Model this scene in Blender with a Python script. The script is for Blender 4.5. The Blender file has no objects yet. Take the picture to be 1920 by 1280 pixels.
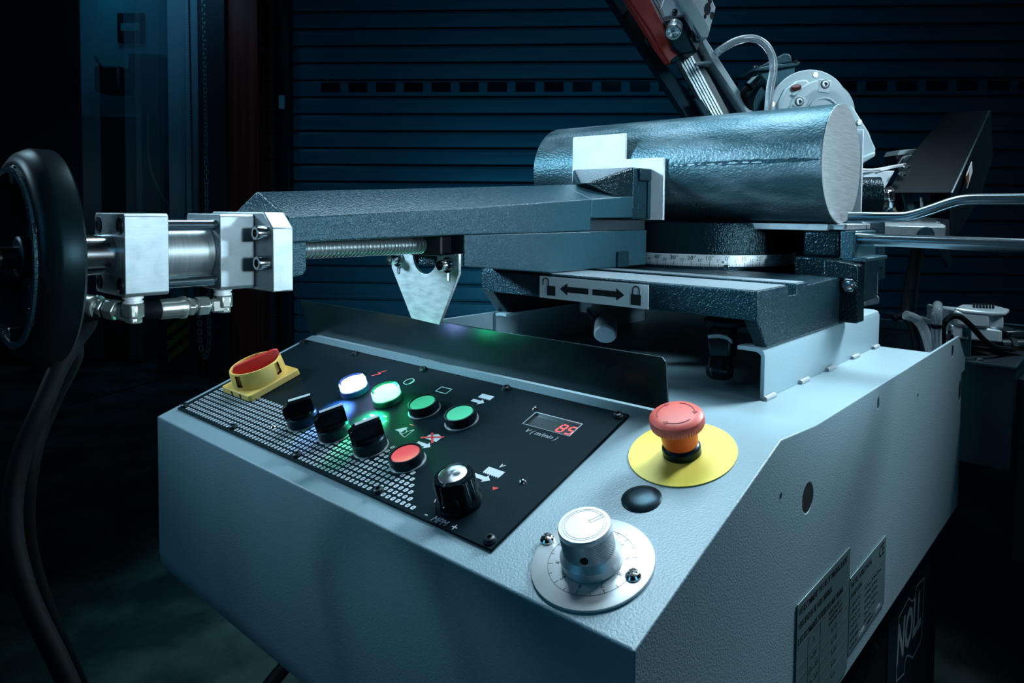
import bpy, bmesh, math, random
from mathutils import Vector, Matrix
random.seed(7)
PI = math.pi
SC = bpy.context.scene
COL = SC.collection

# ------------------------------------------------------------------ camera
CAM = Vector((.2, -.3257, 1.15))
YAW, PITCH, ROLL, FPX, CX, CY = 2.4083 - PI, .0436, -.0089, 1319.8, 960., 457.1
_sa, _ca, _sb, _cb = math.sin(YAW), math.cos(YAW), math.sin(PITCH), math.cos(PITCH)
FWD = Vector((_sa*_cb, _ca*_cb, -_sb))
_R = Vector((_ca, -_sa, 0)); _D = FWD.cross(_R)
RGT = math.cos(ROLL)*_R + math.sin(ROLL)*_D
DWN = -math.sin(ROLL)*_R + math.cos(ROLL)*_D
cd = bpy.data.cameras.new('camera'); cam = bpy.data.objects.new('camera', cd); COL.objects.link(cam)
cd.sensor_width = 36; cd.lens = FPX*36/1920
cd.shift_x = -(CX-960)/1920; cd.shift_y = (CY-640)/1920
cd.clip_start = .01
m = Matrix.Identity(4)
for i in range(3):
    m[i][0] = RGT[i]; m[i][1] = -DWN[i]; m[i][2] = -FWD[i]; m[i][3] = CAM[i]
cam.matrix_world = m
SC.camera = cam

# ------------------------------------------------------------------ world, lights, exposure
w = bpy.data.worlds.new('world'); SC.world = w; w.use_nodes = True
w.node_tree.nodes['Background'].inputs[0].default_value = (.02, .12, .2, 1)
w.node_tree.nodes['Background'].inputs[1].default_value = .012
def area(name, loc, target, sx, sy, power, col, spread=120):
    l = bpy.data.lights.new(name, 'AREA'); l.shape = 'RECTANGLE'; l.size = sx; l.size_y = sy
    l.energy = power; l.color = col; l.spread = math.radians(spread)
    o = bpy.data.objects.new(name, l); COL.objects.link(o)
    o.location = loc
    o.rotation_euler = (Vector(target)-Vector(loc)).to_track_quat('-Z', 'Y').to_euler()
    return o
area('softbox_overhead', (-.5, .65, 2.3), (-.15, .3, 1.0), .8, .6, 5.6, (.64, .86, 1), 80)
area('fill_deck', (.22, 1.25, 1.95), (-.1, .5, 1.0), .35, .4, 3.2, (.74, .9, 1), 40)  # added light, brightens the deck and the channel
area('softbox_right', (1.4, .2, 1.3), (-.3, .45, 1.175), .25, .2, .6, (.64, .87, 1), 18)
area('softbox_vise', (1.0, 1.12, 1.2), (-.32, .07, 1.135), .22, .22, .26, (.66, .88, 1), 18)
area('fill_cylinder', (1.25, .02, 1.3), (-.33, -.09, 1.14), .2, .16, .17, (.66, .88, 1), 16)  # extra light put in so the hydraulic cylinder is not underlit
area('fill_gearbox', (1.2, .15, 1.9), (-.12, .95, 1.36), .3, .3, .42, (.66, .88, 1), 22)  # added to lift the gearbox and bow arm
area('fill_pump', (.5, 1.45, 2.0), (-.04, 1.38, .95), .3, .3, .7, (.6, .86, 1), 36)  # small added light that brightens the pump
area('softbox_front', (-1.6, -.75, 1.8), (-.33, .35, 1.15), .4, .4, 2.1, (.52, .82, 1), 24)
area('softbox_edge', (-1.55, -.35, 1.9), (-.35, .02, .9), .25, .5, .22, (.52, .82, 1), 30)
area('fill_right', (1.6, -.6, 2.0), (0, .15, .95), .8, .8, .42, (.14, .62, 1), 70)
area('fill_front', (-.9, -1.9, 1.5), (-.5, 0, .85), .7, .7, .55, (.1, .58, 1), 80)
area('shutter_light', (-1.7, 1.6, .35), (-2.9, 3.6, .9), .5, .3, 8.5, (.06, .5, .85), 130)
area('shutter_light', (-.6, 2.2, 2.9), (-2.2, 3.9, 1.2), 1.2, .3, 1.3, (.06, .5, .85), 140)
area('fill_doorway', (-4.3, 1.4, 2.9), (-5.4, 1.5, 1.7), .5, .5, 2.2, (.12, .5, .9), 140)  # unseen light added for the pale wall and jamb
area('fill_back_room', (-5.75, 1.55, 3.3), (-6.1, 1.75, 2.0), .4, .2, 1.4, (.02, .5, .9), 160)  # added behind the curtain strips to light the pale wall
area('fill_floor', (-1.65, .6, 2.25), (-1.65, .6, 0), .3, .3, .5, (.3, .75, .9), 34)  # added light above the view, makes the dark floor visible
SC.view_settings.view_transform = 'Standard'; SC.view_settings.look = 'None'
SC.view_settings.exposure = 0; SC.view_settings.gamma = 1; SC.view_settings.use_curve_mapping = False

# ------------------------------------------------------------------ measuring helpers
def ray(u, v): return RGT*((u-CX)/FPX) + DWN*((v-CY)/FPX) + FWD
def on(u, v, ax, val):
    r = ray(u, v); return CAM + r*((val-CAM[ax])/r[ax])
def onp(u, v, p0, n):
    r = ray(u, v); return CAM + r*(((p0-CAM).dot(n))/r.dot(n))
def atd(u, v, d): return CAM + ray(u, v)*d
FH = Vector((_sa, _ca, 0))           # horizontal direction the saw bow faces along
RH = Vector((_ca, -_sa, 0))
UP = Vector((0, 0, 1))

# ------------------------------------------------------------------ materials
def mat(name, base, rough=.5, metal=0., bump=None, noise=None, emit=None, trans=0., spec=.5, alpha=1., coat=0., ior=1.45, tint=None):
    M = bpy.data.materials.new(name); M.use_nodes = True
    nt = M.node_tree; N = nt.nodes; L = nt.links; b = N['Principled BSDF']
    b.inputs['Base Color'].default_value = (*base, 1)
    b.inputs['Roughness'].default_value = rough; b.inputs['Metallic'].default_value = metal
    b.inputs['Specular IOR Level'].default_value = spec; b.inputs['Alpha'].default_value = alpha
    b.inputs['Transmission Weight'].default_value = trans; b.inputs['IOR'].default_value = ior
    b.inputs['Coat Weight'].default_value = coat
    if tint: b.inputs['Specular Tint'].default_value = (*tint, 1)
    if emit:
        b.inputs['Emission Color'].default_value = (*emit[0], 1); b.inputs['Emission Strength'].default_value = emit[1]
    tc = N.new('ShaderNodeTexCoord')
    def coord(sc):
        mp = N.new('ShaderNodeMapping'); mp.inputs['Scale'].default_value = sc
        L.new(tc.outputs['Object'], mp.inputs['Vector']); return mp.outputs[0]
    if noise:   # (scale vec, second colour, lo, hi, detail)
        sc, c2, lo, hi = noise[:4]
        n = N.new('ShaderNodeTexNoise'); n.inputs['Scale'].default_value = 1; n.inputs['Detail'].default_value = 6
        L.new(coord(sc), n.inputs['Vector'])
        r = N.new('ShaderNodeValToRGB'); r.color_ramp.elements[0].position = lo; r.color_ramp.elements[1].position = hi
        r.color_ramp.elements[0].color = (*base, 1); r.color_ramp.elements[1].color = (*c2, 1)
        L.new(n.outputs['Fac'], r.inputs[0]); L.new(r.outputs[0], b.inputs['Base Color'])
        if len(noise) > 4:
            r2 = N.new('ShaderNodeMapRange'); r2.inputs[1].default_value = lo; r2.inputs[2].default_value = hi
            r2.inputs[3].default_value = rough; r2.inputs[4].default_value = noise[4]
            L.new(n.outputs['Fac'], r2.inputs[0]); L.new(r2.outputs[0], b.inputs['Roughness'])
    if bump:    # (scale vec or float, strength, distance)
        sc, st, di = bump
        if not isinstance(sc, tuple): sc = (sc, sc, sc)
        n = N.new('ShaderNodeTexNoise'); n.inputs['Scale'].default_value = 1; n.inputs['Detail'].default_value = 2
        L.new(coord(sc), n.inputs['Vector'])
        bp = N.new('ShaderNodeBump'); bp.inputs['Strength'].default_value = st; bp.inputs['Distance'].default_value = di
        L.new(n.outputs['Fac'], bp.inputs['Height']); L.new(bp.outputs[0], b.inputs['Normal'])
    return M
M = {}
M['grey'] = mat('grey_textured_paint', (.25, .37, .42), .34, bump=(620, .4, .0008))
M['cast'] = mat('black_cast_paint', (.006, .02, .027), .2, bump=(560, .85, .0013), spec=.36, tint=(.2, .62, .85))
M['vise'] = mat('slate_cast_paint', (.014, .045, .06), .26, bump=(620, .7, .0011), spec=.42, tint=(.45, .78, .95))
M['dark'] = mat('black_satin', (.006, .013, .017), .4, bump=(900, .15, .0003), spec=.35, tint=(.2, .62, .85))
M['darkm'] = mat('black_metal', (.02, .03, .036), .3, .2)
M['tray'] = mat('black_sheet', (.006, .014, .017), .24, bump=(300, .08, .0004), noise=((6, 6, 12), (.01, .024, .028), .4, .7), spec=.4, tint=(.3, .65, .85))
M['steel'] = mat('ground_steel', (.36, .42, .45), .4, .7, bump=((60, 60, 900), .12, .0003), noise=((90, 90, 90), (.28, .34, .37), .4, .7))
M['chrome'] = mat('bright_steel', (.7, .74, .76), .16, 1.)
M['rod'] = mat('steel_rod', (.2, .27, .31), .2, .95)
M['castgloss'] = mat('glossy_black_cast', (.003, .009, .012), .17, bump=(420, .8, .0012), spec=.3, tint=(.4, .75, .9))
M['zinc'] = mat('zinc_plated', (.62, .66, .62), .28, .9, bump=(700, .2, .0003))
M['tube'] = mat('honed_tube', (.45, .5, .52), .34, .85, bump=((30, 1400, 30), .2, .0002), noise=((40, 500, 40), (.33, .38, .4), .35, .7))
M['plate'] = mat('brushed_aluminium', (.66, .72, .77), .45, .25, bump=(350, .08, .0003), noise=((40, 40, 40), (.56, .62, .67), .4, .7))
M['bracket'] = mat('scratched_zinc', (.62, .68, .7), .42, .4, bump=((90, 90, 500), .3, .0003), noise=((60, 60, 200), (.4, .46, .48), .35, .7))
M['bar'] = mat('mill_scale_steel', (.035, .075, .09), .36, .5, bump=((260, 380, 380), .6, .0013), noise=((10, 34, 34), (.14, .2, .23), .45, .7, .46), tint=(.4, .75, .9))
M['barend'] = mat('sawn_steel', (.5, .56, .58), .42, .7, bump=((40, 60, 1200), .35, .0004), noise=((30, 25, 420), (.36, .42, .44), .35, .7))
M['bed'] = mat('ground_table_top', (.3, .38, .42), .33, .5, bump=((50, 700, 50), .1, .0002))
M['black'] = mat('black_plastic', (.006, .011, .014), .3, bump=(800, .1, .0003), tint=(.2, .62, .85))
M['gloss'] = mat('gloss_black_plastic', (.004, .008, .01), .16, spec=.4, tint=(.35, .72, .9))
M['panel'] = mat('black_powder_coat', (.002, .008, .011), .5, bump=(1500, .5, .0005), spec=.15, tint=(.2, .62, .85))
M['white'] = mat('white_print', (.5, .57, .62), .5)
M['redprint'] = mat('red_print', (.7, .06, .05), .5)
M['ink'] = mat('black_ink', (.01, .014, .016), .5)
M['yellow'] = mat('yellow_plastic', (.82, .53, .13), .42)
M['ydisc'] = mat('yellow_label', (.95, .8, .12), .5)
M['red'] = mat('red_plastic', (.62, .035, .03), .38)
M['redcap'] = mat('red_button', (.95, .1, .1), .4)
M['orange'] = mat('orange_red_plastic', (.8, .11, .03), .45)
M['green'] = mat('green_button', (.07, .5, .26), .4)
M['rubber'] = mat('black_rubber', (.004, .007, .009), .6, spec=.12)
M['chain'] = mat('galvanised', (.3, .36, .38), .4, .6)
M['alu'] = mat('satin_aluminium', (.6, .66, .7), .4, .45)
M['aludisc'] = mat('dial_aluminium', (.7, .75, .78), .38, .6, bump=((60, 1500, 60), .12, .0002))
M['gear'] = mat('light_grey_enamel', (.42, .54, .58), .4, bump=(400, .2, .0005))
M['redguard'] = mat('red_guard_paint', (.5, .045, .03), .35)
M['sticker'] = mat('silver_foil', (.12, .2, .22), .4, .3)
M['label'] = mat('white_foil', (.82, .88, .92), .35, .15)
M['clear'] = mat('clear_pvc_tube', (.85, .95, 1), .1, trans=.75, ior=1.35)
M['glass'] = mat('clear_lens', (.9, .95, 1), .05, trans=1., ior=1.4)
M['blueglow'] = mat('lamp_blue', (.8, .9, 1), .4, emit=((.45, .68, 1), 3.5))
M['greenglow'] = mat('lamp_green', (.7, 1, .85), .4, emit=((.3, 1, .6), 2.2))
M['led'] = mat('red_led', (.5, .02, .02), .4, emit=((1, .07, .07), 2.2))
M['lcd'] = mat('display_window', (.05, .07, .075), .15, coat=.6)
M['silver'] = mat('display_bezel', (.5, .58, .62), .3, .5)
M['slat'] = mat('shutter_paint', (.05, .15, .2), .42, bump=((2, 2, 12), .25, .01), noise=((1.2, 1.2, 14), (.035, .11, .155), .35, .75))
M['slatdark'] = mat('shutter_window', (.008, .012, .018), .2)
M['block'] = mat('concrete_block', (.05, .065, .07), .85, bump=(60, .5, .004), noise=((8, 8, 8), (.03, .04, .045), .35, .7))
M['wallp'] = mat('pale_wall', (.2, .27, .3), .8, noise=((1.5, 1.5, 1.5), (.15, .21, .24), .35, .7))
M['column'] = mat('red_brown_steel', (.42, .03, .018), .5, noise=((30, 30, .6), (.22, .012, .01), .4, .7))
M['columnd'] = mat('dark_steel_column', (.03, .026, .032), .5)
M['conduit'] = mat('grey_conduit', (.16, .2, .21), .5)
M['floor'] = mat('concrete_floor', (.02, .04, .04), .55, bump=(30, .35, .012), noise=((4.5, 4.5, 4.5), (.16, .2, .18), .42, .78, .4))
M['bulk'] = mat('dark_machine', (.01, .014, .02), .5)
M['strip'] = mat('pvc_curtain', (.25, .35, .4), .25, alpha=.16)
M['weld'] = mat('weld_bead', (.36, .4, .42), .35, bump=(300, .6, .001))
M['hazard'] = mat('hazard_yellow', (.3, .22, .03), .6)
M['sink'] = mat('tank_paint', (.02, .05, .06), .45, bump=(500, .2, .0006), tint=(.3, .7, .9))

# ------------------------------------------------------------------ building helpers
WL = {}
def _tag(o, label=None, cat=None, group=None, kind=None):
    if label: o['label'] = label
    if cat: o['category'] = cat
    if group: o['group'] = group
    if kind: o['kind'] = kind
    return o
def thing(name, loc, label=None, cat=None, group=None, kind=None):
    o = bpy.data.objects.new(name, None); o.empty_display_size = .02; COL.objects.link(o)
    o.location = loc; WL[o] = Vector(loc)
    return _tag(o, label, cat, group, kind)
class MB:
    def __init__(s, mx=None): s.bm = bmesh.new(); s.mx = mx or Matrix.Identity(4)
    def v(s, p): return s.bm.verts.new(s.mx @ Vector(p))
    def f(s, vs):
        try: return s.bm.faces.new(vs)
        except ValueError: return None
    def loops(s, rings, cap=True, close=False):
        R = [[s.v(p) for p in r] for r in rings]; n = len(R[0])
        for a, b in zip(R, R[1:] + ([R[0]] if close else [])):
            for i in range(n): s.f([a[i], a[(i+1) % n], b[(i+1) % n], b[i]])
        if cap and not close: s.f(R[0][::-1]); s.f(R[-1])
        return s
    def prism(s, pts, vec):
        vec = Vector(vec); return s.loops([[Vector(p) for p in pts], [Vector(p)+vec for p in pts]])
    def box(s, a, b):
        x0, y0, z0 = a; x1, y1, z1 = b
        return s.prism([(x0, y0, z0), (x1, y0, z0), (x1, y1, z0), (x0, y1, z0)], (0, 0, z1-z0))
    def lathe(s, prof, o=(0, 0, 0), ax=(0, 0, 1), n=40, cap=True, fn=None):
        o = Vector(o); ax = Vector(ax).normalized(); q = ax.to_track_quat('Z', 'Y')
        rings = []
        for r, h in prof:
            ring = []
            for i in range(n):
                t = 2*PI*i/n; rr = r*(fn(t, r, h) if fn else 1)
                ring.append(o + q @ Vector((rr*math.cos(t), rr*math.sin(t), h)))
            rings.append(ring)
        return s.loops(rings, cap)
    def cyl(s, p0, p1, r, n=24, r2=None):
        p0 = Vector(p0); p1 = Vector(p1)
        return s.lathe([(r, 0), (r if r2 is None else r2, (p1-p0).length)], p0, p1-p0, n)
    def hexa(s, p0, p1, r): return s.cyl(p0, p1, r, 6)
    def ring(s, ro, ri, h0, h1, o=(0, 0, 0), ax=(0, 0, 1), n=40):
        o = Vector(o); q = Vector(ax).normalized().to_track_quat('Z', 'Y')
        R = [[o + q @ Vector((r*math.cos(2*PI*i/n), r*math.sin(2*PI*i/n), h)) for i in range(n)] for r, h in ((ro, h0), (ro, h1), (ri, h1), (ri, h0))]
        return s.loops(R, cap=False, close=True)
    def tube(s, pts, r, n=12, smooth=8):
        P = [Vector(p) for p in pts]
        if smooth and len(P) > 2: P = catmull(P, smooth)
        T = [(P[min(i+1, len(P)-1)]-P[max(i-1, 0)]).normalized() for i in range(len(P))]
        up = Vector((0, 0, 1)) if abs(T[0].z) < .9 else Vector((1, 0, 0))
        a = T[0].cross(up).normalized(); rings = []
        for p, t in zip(P, T):
            a = (a - t*a.dot(t)).normalized(); b = t.cross(a)
            rings.append([p + a*(r*math.cos(2*PI*i/n)) + b*(r*math.sin(2*PI*i/n)) for i in range(n)])
        return s.loops(rings)
    def build(s, name, m, parent=None, bevel=0, smooth=True, seg=2, ang=30, **tags):
        bmesh.ops.recalc_face_normals(s.bm, faces=s.bm.faces)
        me = bpy.data.meshes.new(name)
        c = Vector((0, 0, 0))
        for v in s.bm.verts: c += v.co
        c /= max(1, len(s.bm.verts))
        for v in s.bm.verts: v.co -= c
        s.bm.to_mesh(me); s.bm.free()
        me.materials.append(M[m] if isinstance(m, str) else m)
        if smooth:
            me.polygons.foreach_set('use_smooth', [True]*len(me.polygons))
            me.set_sharp_from_angle(angle=math.radians(ang))
        o = bpy.data.objects.new(name, me); COL.objects.link(o)
        place(o, c, parent)
        if bevel:
            b = o.modifiers.new('bevel', 'BEVEL'); b.width = bevel; b.segments = seg; b.limit_method = 'ANGLE'; b.angle_limit = math.radians(35)
            b.harden_normals = False
        return _tag(o, **tags)
def place(o, c, parent):
    o.location = c; WL[o] = Vector(c)
    if parent:
        o.parent = parent; o.matrix_parent_inverse = Matrix.Translation(-WL[parent])
def catmull(P, k):
    out = []
    Q = [P[0]*2-P[1]] + P + [P[-1]*2-P[-2]]
    for i in range(1, len(Q)-2):
        for j in range(k):
            t = j/k; a, b, c, d = Q[i-1], Q[i], Q[i+1], Q[i+2]
            out.append(.5*((2*b)+(c-a)*t+(2*a-5*b+4*c-d)*t*t+(3*b-a-3*c+d)*t**3))
    out.append(P[-1]); return out
def frame(o, x, y, z):
    m = Matrix.Identity(4)
    for i in range(3): m[i][0] = x[i]; m[i][1] = y[i]; m[i][2] = z[i]; m[i][3] = o[i]
    return m
def texts(items, name, m, parent, mx, bold=0, **tags):
    """items: (string, size, x, y, rotation, shear, xscale, align) laid flat in frame mx, joined as one print"""
    bm = bmesh.new()
    for it in items:
        s, size, x, y = it[:4]; rot, sh, xs, al = (list(it[4:]) + [0, 0, 1, 'CENTER'][len(it)-4:])
        cu = bpy.data.curves.new('t', 'FONT'); cu.body = s; cu.size = size; cu.shear = sh; cu.align_x = al; cu.align_y = 'CENTER'
        cu.resolution_u = 2; cu.extrude = .00005; cu.offset = bold*size
        o = bpy.data.objects.new('t', cu)
        me = o.to_mesh()
        me.transform(mx @ Matrix.Translation((x, y, 0)) @ Matrix.Rotation(rot, 4, 'Z') @ Matrix.Diagonal((xs, 1, 1, 1)))
        bm.from_mesh(me); o.to_mesh_clear(); bpy.data.objects.remove(o); bpy.data.curves.remove(cu)
    b = MB(); b.bm.free(); b.bm = bm
    return b.build(name, m, parent, smooth=False, **tags)
def line2d(b, x0, y0, x1, y1, wd, h=.0001):
    d = Vector((x1-x0, y1-y0)); n = Vector((-d.y, d.x)).normalized()*wd/2
    b.prism([(x0+n.x, y0+n.y, 0), (x0-n.x, y0-n.y, 0), (x1-n.x, y1-n.y, 0), (x1+n.x, y1+n.y, 0)], (0, 0, h))
def poly2d(b, pts, h=.0001): b.prism([(x, y, 0) for x, y in pts], (0, 0, h))
def socket_screw(name, p, ax, r, h, m, parent, washer=0, **tags):
    p = Vector(p); ax = Vector(ax).normalized()
    b = MB()
    b.lathe([(r*.9, 0), (r, .1*h), (r, .85*h), (r*.9, h), (r*.55, h), (r*.5, h*.5), (.0001, h*.5)], p, ax, 20)
    if washer: b.lathe([(washer, 0), (washer, h*.18)], p-ax*h*.02, ax, 24)
    return b.build(name, m, parent, **tags)

# ------------------------------------------------------------------ room: wall frame
WA = math.radians(38.3)
RW = Vector((math.cos(WA), math.sin(WA), 0)); FW = Vector((-math.sin(WA), math.cos(WA), 0))
W0 = CAM + FH*5.0; W0.z = 0
def wp(u, v, off=0):  # point on the plane standing off metres before the shutter wall
    return onp(u, v, W0-FW*off, FW)
def wx(u, off=0):     # coordinate along the wall
    return (wp(u, 457, off)-W0).dot(RW)
def wbox(b, x0, x1, z0, z1, o0, o1):   # o = stand-off from wall plane
    p = W0 + RW*x0 - FW*o0
    b.prism([p+UP*z0, p+RW*(x1-x0)+UP*z0, p+RW*(x1-x0)+UP*z1, p+UP*z1], -FW*(o1-o0))
fl = MB(); fl.mx = Matrix.Identity(4)
c0 = W0 + FW*1.5
fl.prism([c0-RW*6, c0+RW*5, c0+RW*5-FW*9, c0-RW*6-FW*9], (0, 0, -.1))
fl.build('floor', 'floor', kind='structure', smooth=False)
jt = MB()
for k, (a, b_) in enumerate((((130, 760), (352, 697)), ((0, 705), (150, 690)))):
    p, q = on(*a, 2, .0), on(*b_, 2, .0); n = (q-p).cross(UP).normalized()*.01
    jt.prism([p+n+UP*.001, p-n+UP*.001, q-n+UP*.001, q+n+UP*.001], UP*.001)
jt.build('trim_1', 'ink', kind='structure', smooth=False, label='dark expansion joint in the concrete floor')
ZT = 3.4
xs0 = wx(553); xs1 = wx(2350)
bk = MB(); wbox(bk, xs0-.05, xs1+2, 0, ZT, -.2, -.08); bk.build('wall_back', 'block', kind='structure', smooth=False)
# roller shutter
pz = (wp(700, 148).z-wp(700, 180).z)/1.0
z180 = wp(700, 180).z
sh = thing('door_1', W0+RW*xs0, kind='structure', label='blue grey roller shutter door with a row of small dark windows')
k0 = int(z180/pz)
zb = z180 - k0*pz
first = None
nsl = int((ZT-zb)/pz)
for k in range(-1, nsl):
    z0 = zb + k*pz
    if z0 < -.02: z0 = 0
    z1 = zb + (k+1)*pz
    if first is None or k == 0:
        b = MB(); h = z1-z0
        prof = [(-.05, 0), (.0, 0), (.012, .03*h), (.016, .3*h), (.016, .72*h), (.008, h*.87), (-.04, h*.875), (-.04, h*.999), (-.05, h*.999)]
        p = W0 + RW*xs0 + UP*z0
        b.prism([p-FW*a+UP*z for a, z in prof], RW*(xs1-xs0))
        o = b.build('slat', 'slat', sh, ang=20); first = o if k >= 0 else None; zf = z0
    else:
        o = first.copy(); COL.objects.link(o); place(o, WL[first]+UP*(z0-zf), sh)
kw = k0                                       # the windowed slat lies above z180
xw = wx(605); pw = (wx(1018)-wx(606))/8 ; ww = (wx(641)-wx(606))
i = 0
wf = None
while xw+i*pw < xs1-.2:
    if wf is None:
        b = MB(); wbox(b, xw, xw+ww, z180+pz*.2, z180+pz*.75, .017, .0195); wf = b.build('shutter_window', 'slatdark', sh, smooth=False)
    else:
        o = wf.copy(); COL.objects.link(o); place(o, WL[wf]+RW*i*pw, sh)
    i += 1
# guide rail, blocks, conduit
b = MB(); wbox(b, wx(534), wx(553), 0, ZT, -.05, .1); b.build('trim_2', 'bulk', kind='structure', bevel=.005, label='dark steel guide rail of the roller shutter')
hb = .19; z = 0; k = 0
blk = thing('wall_left', W0+RW*wx(500), kind='structure')
b = MB(); wbox(b, wx(484), wx(536), 0, ZT, -.2, -.03); b.build('backing', 'block', blk, smooth=False)
while z < ZT-.01:
    b = MB(); wbox(b, wx(485)+random.uniform(0, .004), wx(533), z+.006, min(z+hb-.006, ZT), -.04, -.004+random.uniform(0, .006)); b.build('block', 'block', blk, bevel=.006)
    z += hb
cz = wp(490, 198).z
ct = thing('conduit_run', W0+RW*wx(492)-FW*.05, 'pale vertical wall conduit with a push-button station and grey junction box', 'conduit')
b = MB(); p = W0+RW*wx(491)-FW*.045; b.cyl(p+UP*cz, p+UP*ZT, .016, 16); b.build('pipe', 'conduit', ct)
b = MB(); wbox(b, wx(486), wx(501), wp(0+490, 270).z, wp(490, 232).z, .0, .06); q = b.build('button_station', 'conduit', ct, bevel=.006)
for vv in (241, 250, 259):
    b = MB(); p = wp(490.5, vv, .06); b.cyl(p, p-FW*.012, .016, 16); b.build('push_button', 'bulk', q)
b = MB(); p0 = wp(490, 200, .04); p1 = wp(497, 235, .04)
b.tube([p0, wp(492, 215, .04), wp(495, 228, .04), p1], .006, 8); b.build('cable', 'rubber', ct); b = MB(); b.tube([wp(495, 270, .03), wp(494, 290, .04), wp(498, 322, .04)], .006, 8); b.build('cable', 'rubber', ct)
b = MB(); wbox(b, wx(490), wx(507), wp(498, 352).z, wp(498, 322).z, .0, .06); b.build('junction_box', 'conduit', ct, bevel=.006)
b = MB(); wbox(b, wx(486), wx(491), 0, wp(498, 205).z, .0, .03); b.build('back_strip', 'conduit', ct)
st = thing('warning_sticker', wp(540, 195, .1), 'small white warning sticker with symbols on the shutter guide rail', 'sticker')
b = MB(); wbox(b, wx(534.5), wx(545), wp(540, 208).z, wp(540, 183).z, .101, .103); b.build('sticker_sheet', 'white', st, smooth=False)
b = MB(); p = wp(540, 195, .104); b.lathe([(.012, 0), (.012, .001)], p+UP*.012, -FW, 8); b.prism([p-RW*.016-UP*.02, p+RW*.016-UP*.02, p+RW*.01+UP*.0, p-RW*.01], -FW*.001); b.build('symbol', 'ink', st, smooth=False)
# red column and dark columns
b = MB(); wbox(b, wx(426, .3), wx(485, .3), 0, ZT, .1, .3); b.build('trim_3', 'column', kind='structure', bevel=.004, label='dark red brown steel column beside the shutter')
b = MB(); wbox(b, wx(376, .35), wx(424, .35), 0, ZT, .1, .35); b.build('trim_4', 'columnd', kind='structure', bevel=.004, label='near black steel column left of the red one')
# door frame and pale wall left
b = MB(); wbox(b, wx(318, .2), wx(350, .2), 0, ZT, -.1, .2); wbox(b, wx(350, .25), wx(374, .25), 0, ZT, -.1, .25); b.build('trim_5', 'wallp', kind='structure', bevel=.004, label='pale blue grey door jamb')
b = MB(); wbox(b, wx(-700), wx(484), 0, ZT, -.6, -.5); b.build('wall_2', 'wallp', kind='structure', smooth=False)
b = MB(); wbox(b, wx(-600), wx(154, .12), 0, ZT, .1, .12); b.build('wall_3', 'bulk', kind='structure', smooth=False)
# curtain strips
cg = thing('strip_curtain', W0+RW*wx(280)-FW*.1, 'clear hanging plastic strip curtain across the doorway', 'curtain')
for a, c, o in ((246, 276, .05), (270, 312, .08), (304, 330, .03), (156, 200, .05)):
    b = MB(); wbox(b, wx(a), wx(c), .05, ZT, o, o+.003); b.build('strip', 'strip', cg, smooth=False)
# poster, coat, bulk
ps = thing('wall_notice', wp(253, 50, -.49), 'square dark notice on the pale wall beyond the doorway', 'notice')
b = MB(); wbox(b, wx(229, -.5), wx(277, -.5), wp(253, 79, -.49).z, wp(253, 25, -.49).z, -.5, -.48); b.build('board', 'bulk', ps, smooth=False)
b = MB(); wbox(b, wx(236, -.5), wx(270, -.5), wp(253, 58, -.49).z, wp(253, 44, -.49).z, -.48, -.475); b.build('printed_shape', 'wallp', ps, smooth=False)
bk = thing('dark_machine', W0+RW*wx(230), 'dark waist high machine standing behind the strip curtain', 'machine')
b = MB(); wbox(b, wx(160, -.4), wx(308, -.4), .0, wp(230, 217, -.2).z, -.45, -.1); b.build('housing', 'bulk', bk, bevel=.03)
b = MB(); wbox(b, wx(196, -.3), wx(243, -.3), wp(220, 172, -.2).z, wp(220, 122, -.2).z, -.4, -.2); b.build('control_head', 'bulk', bk, bevel=.02)
b = MB(); b.tube([wp(200, 130, -.2), wp(188, 122, -.2), wp(178, 106, -.2)], .012, 8); b.build('handle', 'bulk', bk)
b = MB(); b.prism([wp(240, 98, -.25), wp(300, 100, -.25), wp(338, 113, -.25), wp(342, 420, -.25), wp(300, 300, -.25), wp(268, 215, -.25), wp(238, 130, -.25)], FW*.1); b.build('hanging_cover', mat('navy_cloth', (.014, .016, .035), .8), bk, bevel=.02)
yh = MB(); yh.tube([wp(278, 215, -.05), wp(278, 290, -.05), wp(290, 340, -.05), wp(312, 380, -.05), wp(330, 420, -.05)], .008, 8)
_tag(yh.build('air_hose', mat('olive_hose', (.1, .13, .03), .5)), 'thin olive hose hanging behind the strip curtain', 'hose')
# hazard board low
hz = thing('hazard_board', wp(345, 620, .3)*1, 'dark board with black and yellow hazard stripes at the foot of the doorway', 'board')
b = MB(); wbox(b, wx(305, .2), wx(374, .26), 0, wp(340, 590, .26).z, .26, .28); b.build('board', 'bulk', hz)
for k in range(4):
    u0 = 312+k*16
    z0 = wp(340, 680-k*25, .28).z
    b = MB(); xx = wx(312, .28); x2 = wx(352, .28)
    b.prism([W0+RW*xx-FW*.281+UP*z0, W0+RW*x2-FW*.281+UP*(z0+.12), W0+RW*x2-FW*.281+UP*(z0+.17), W0+RW*xx-FW*.281+UP*(z0+.05)], -FW*.001); b.build('stripe', 'hazard', hz, smooth=False)
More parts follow.
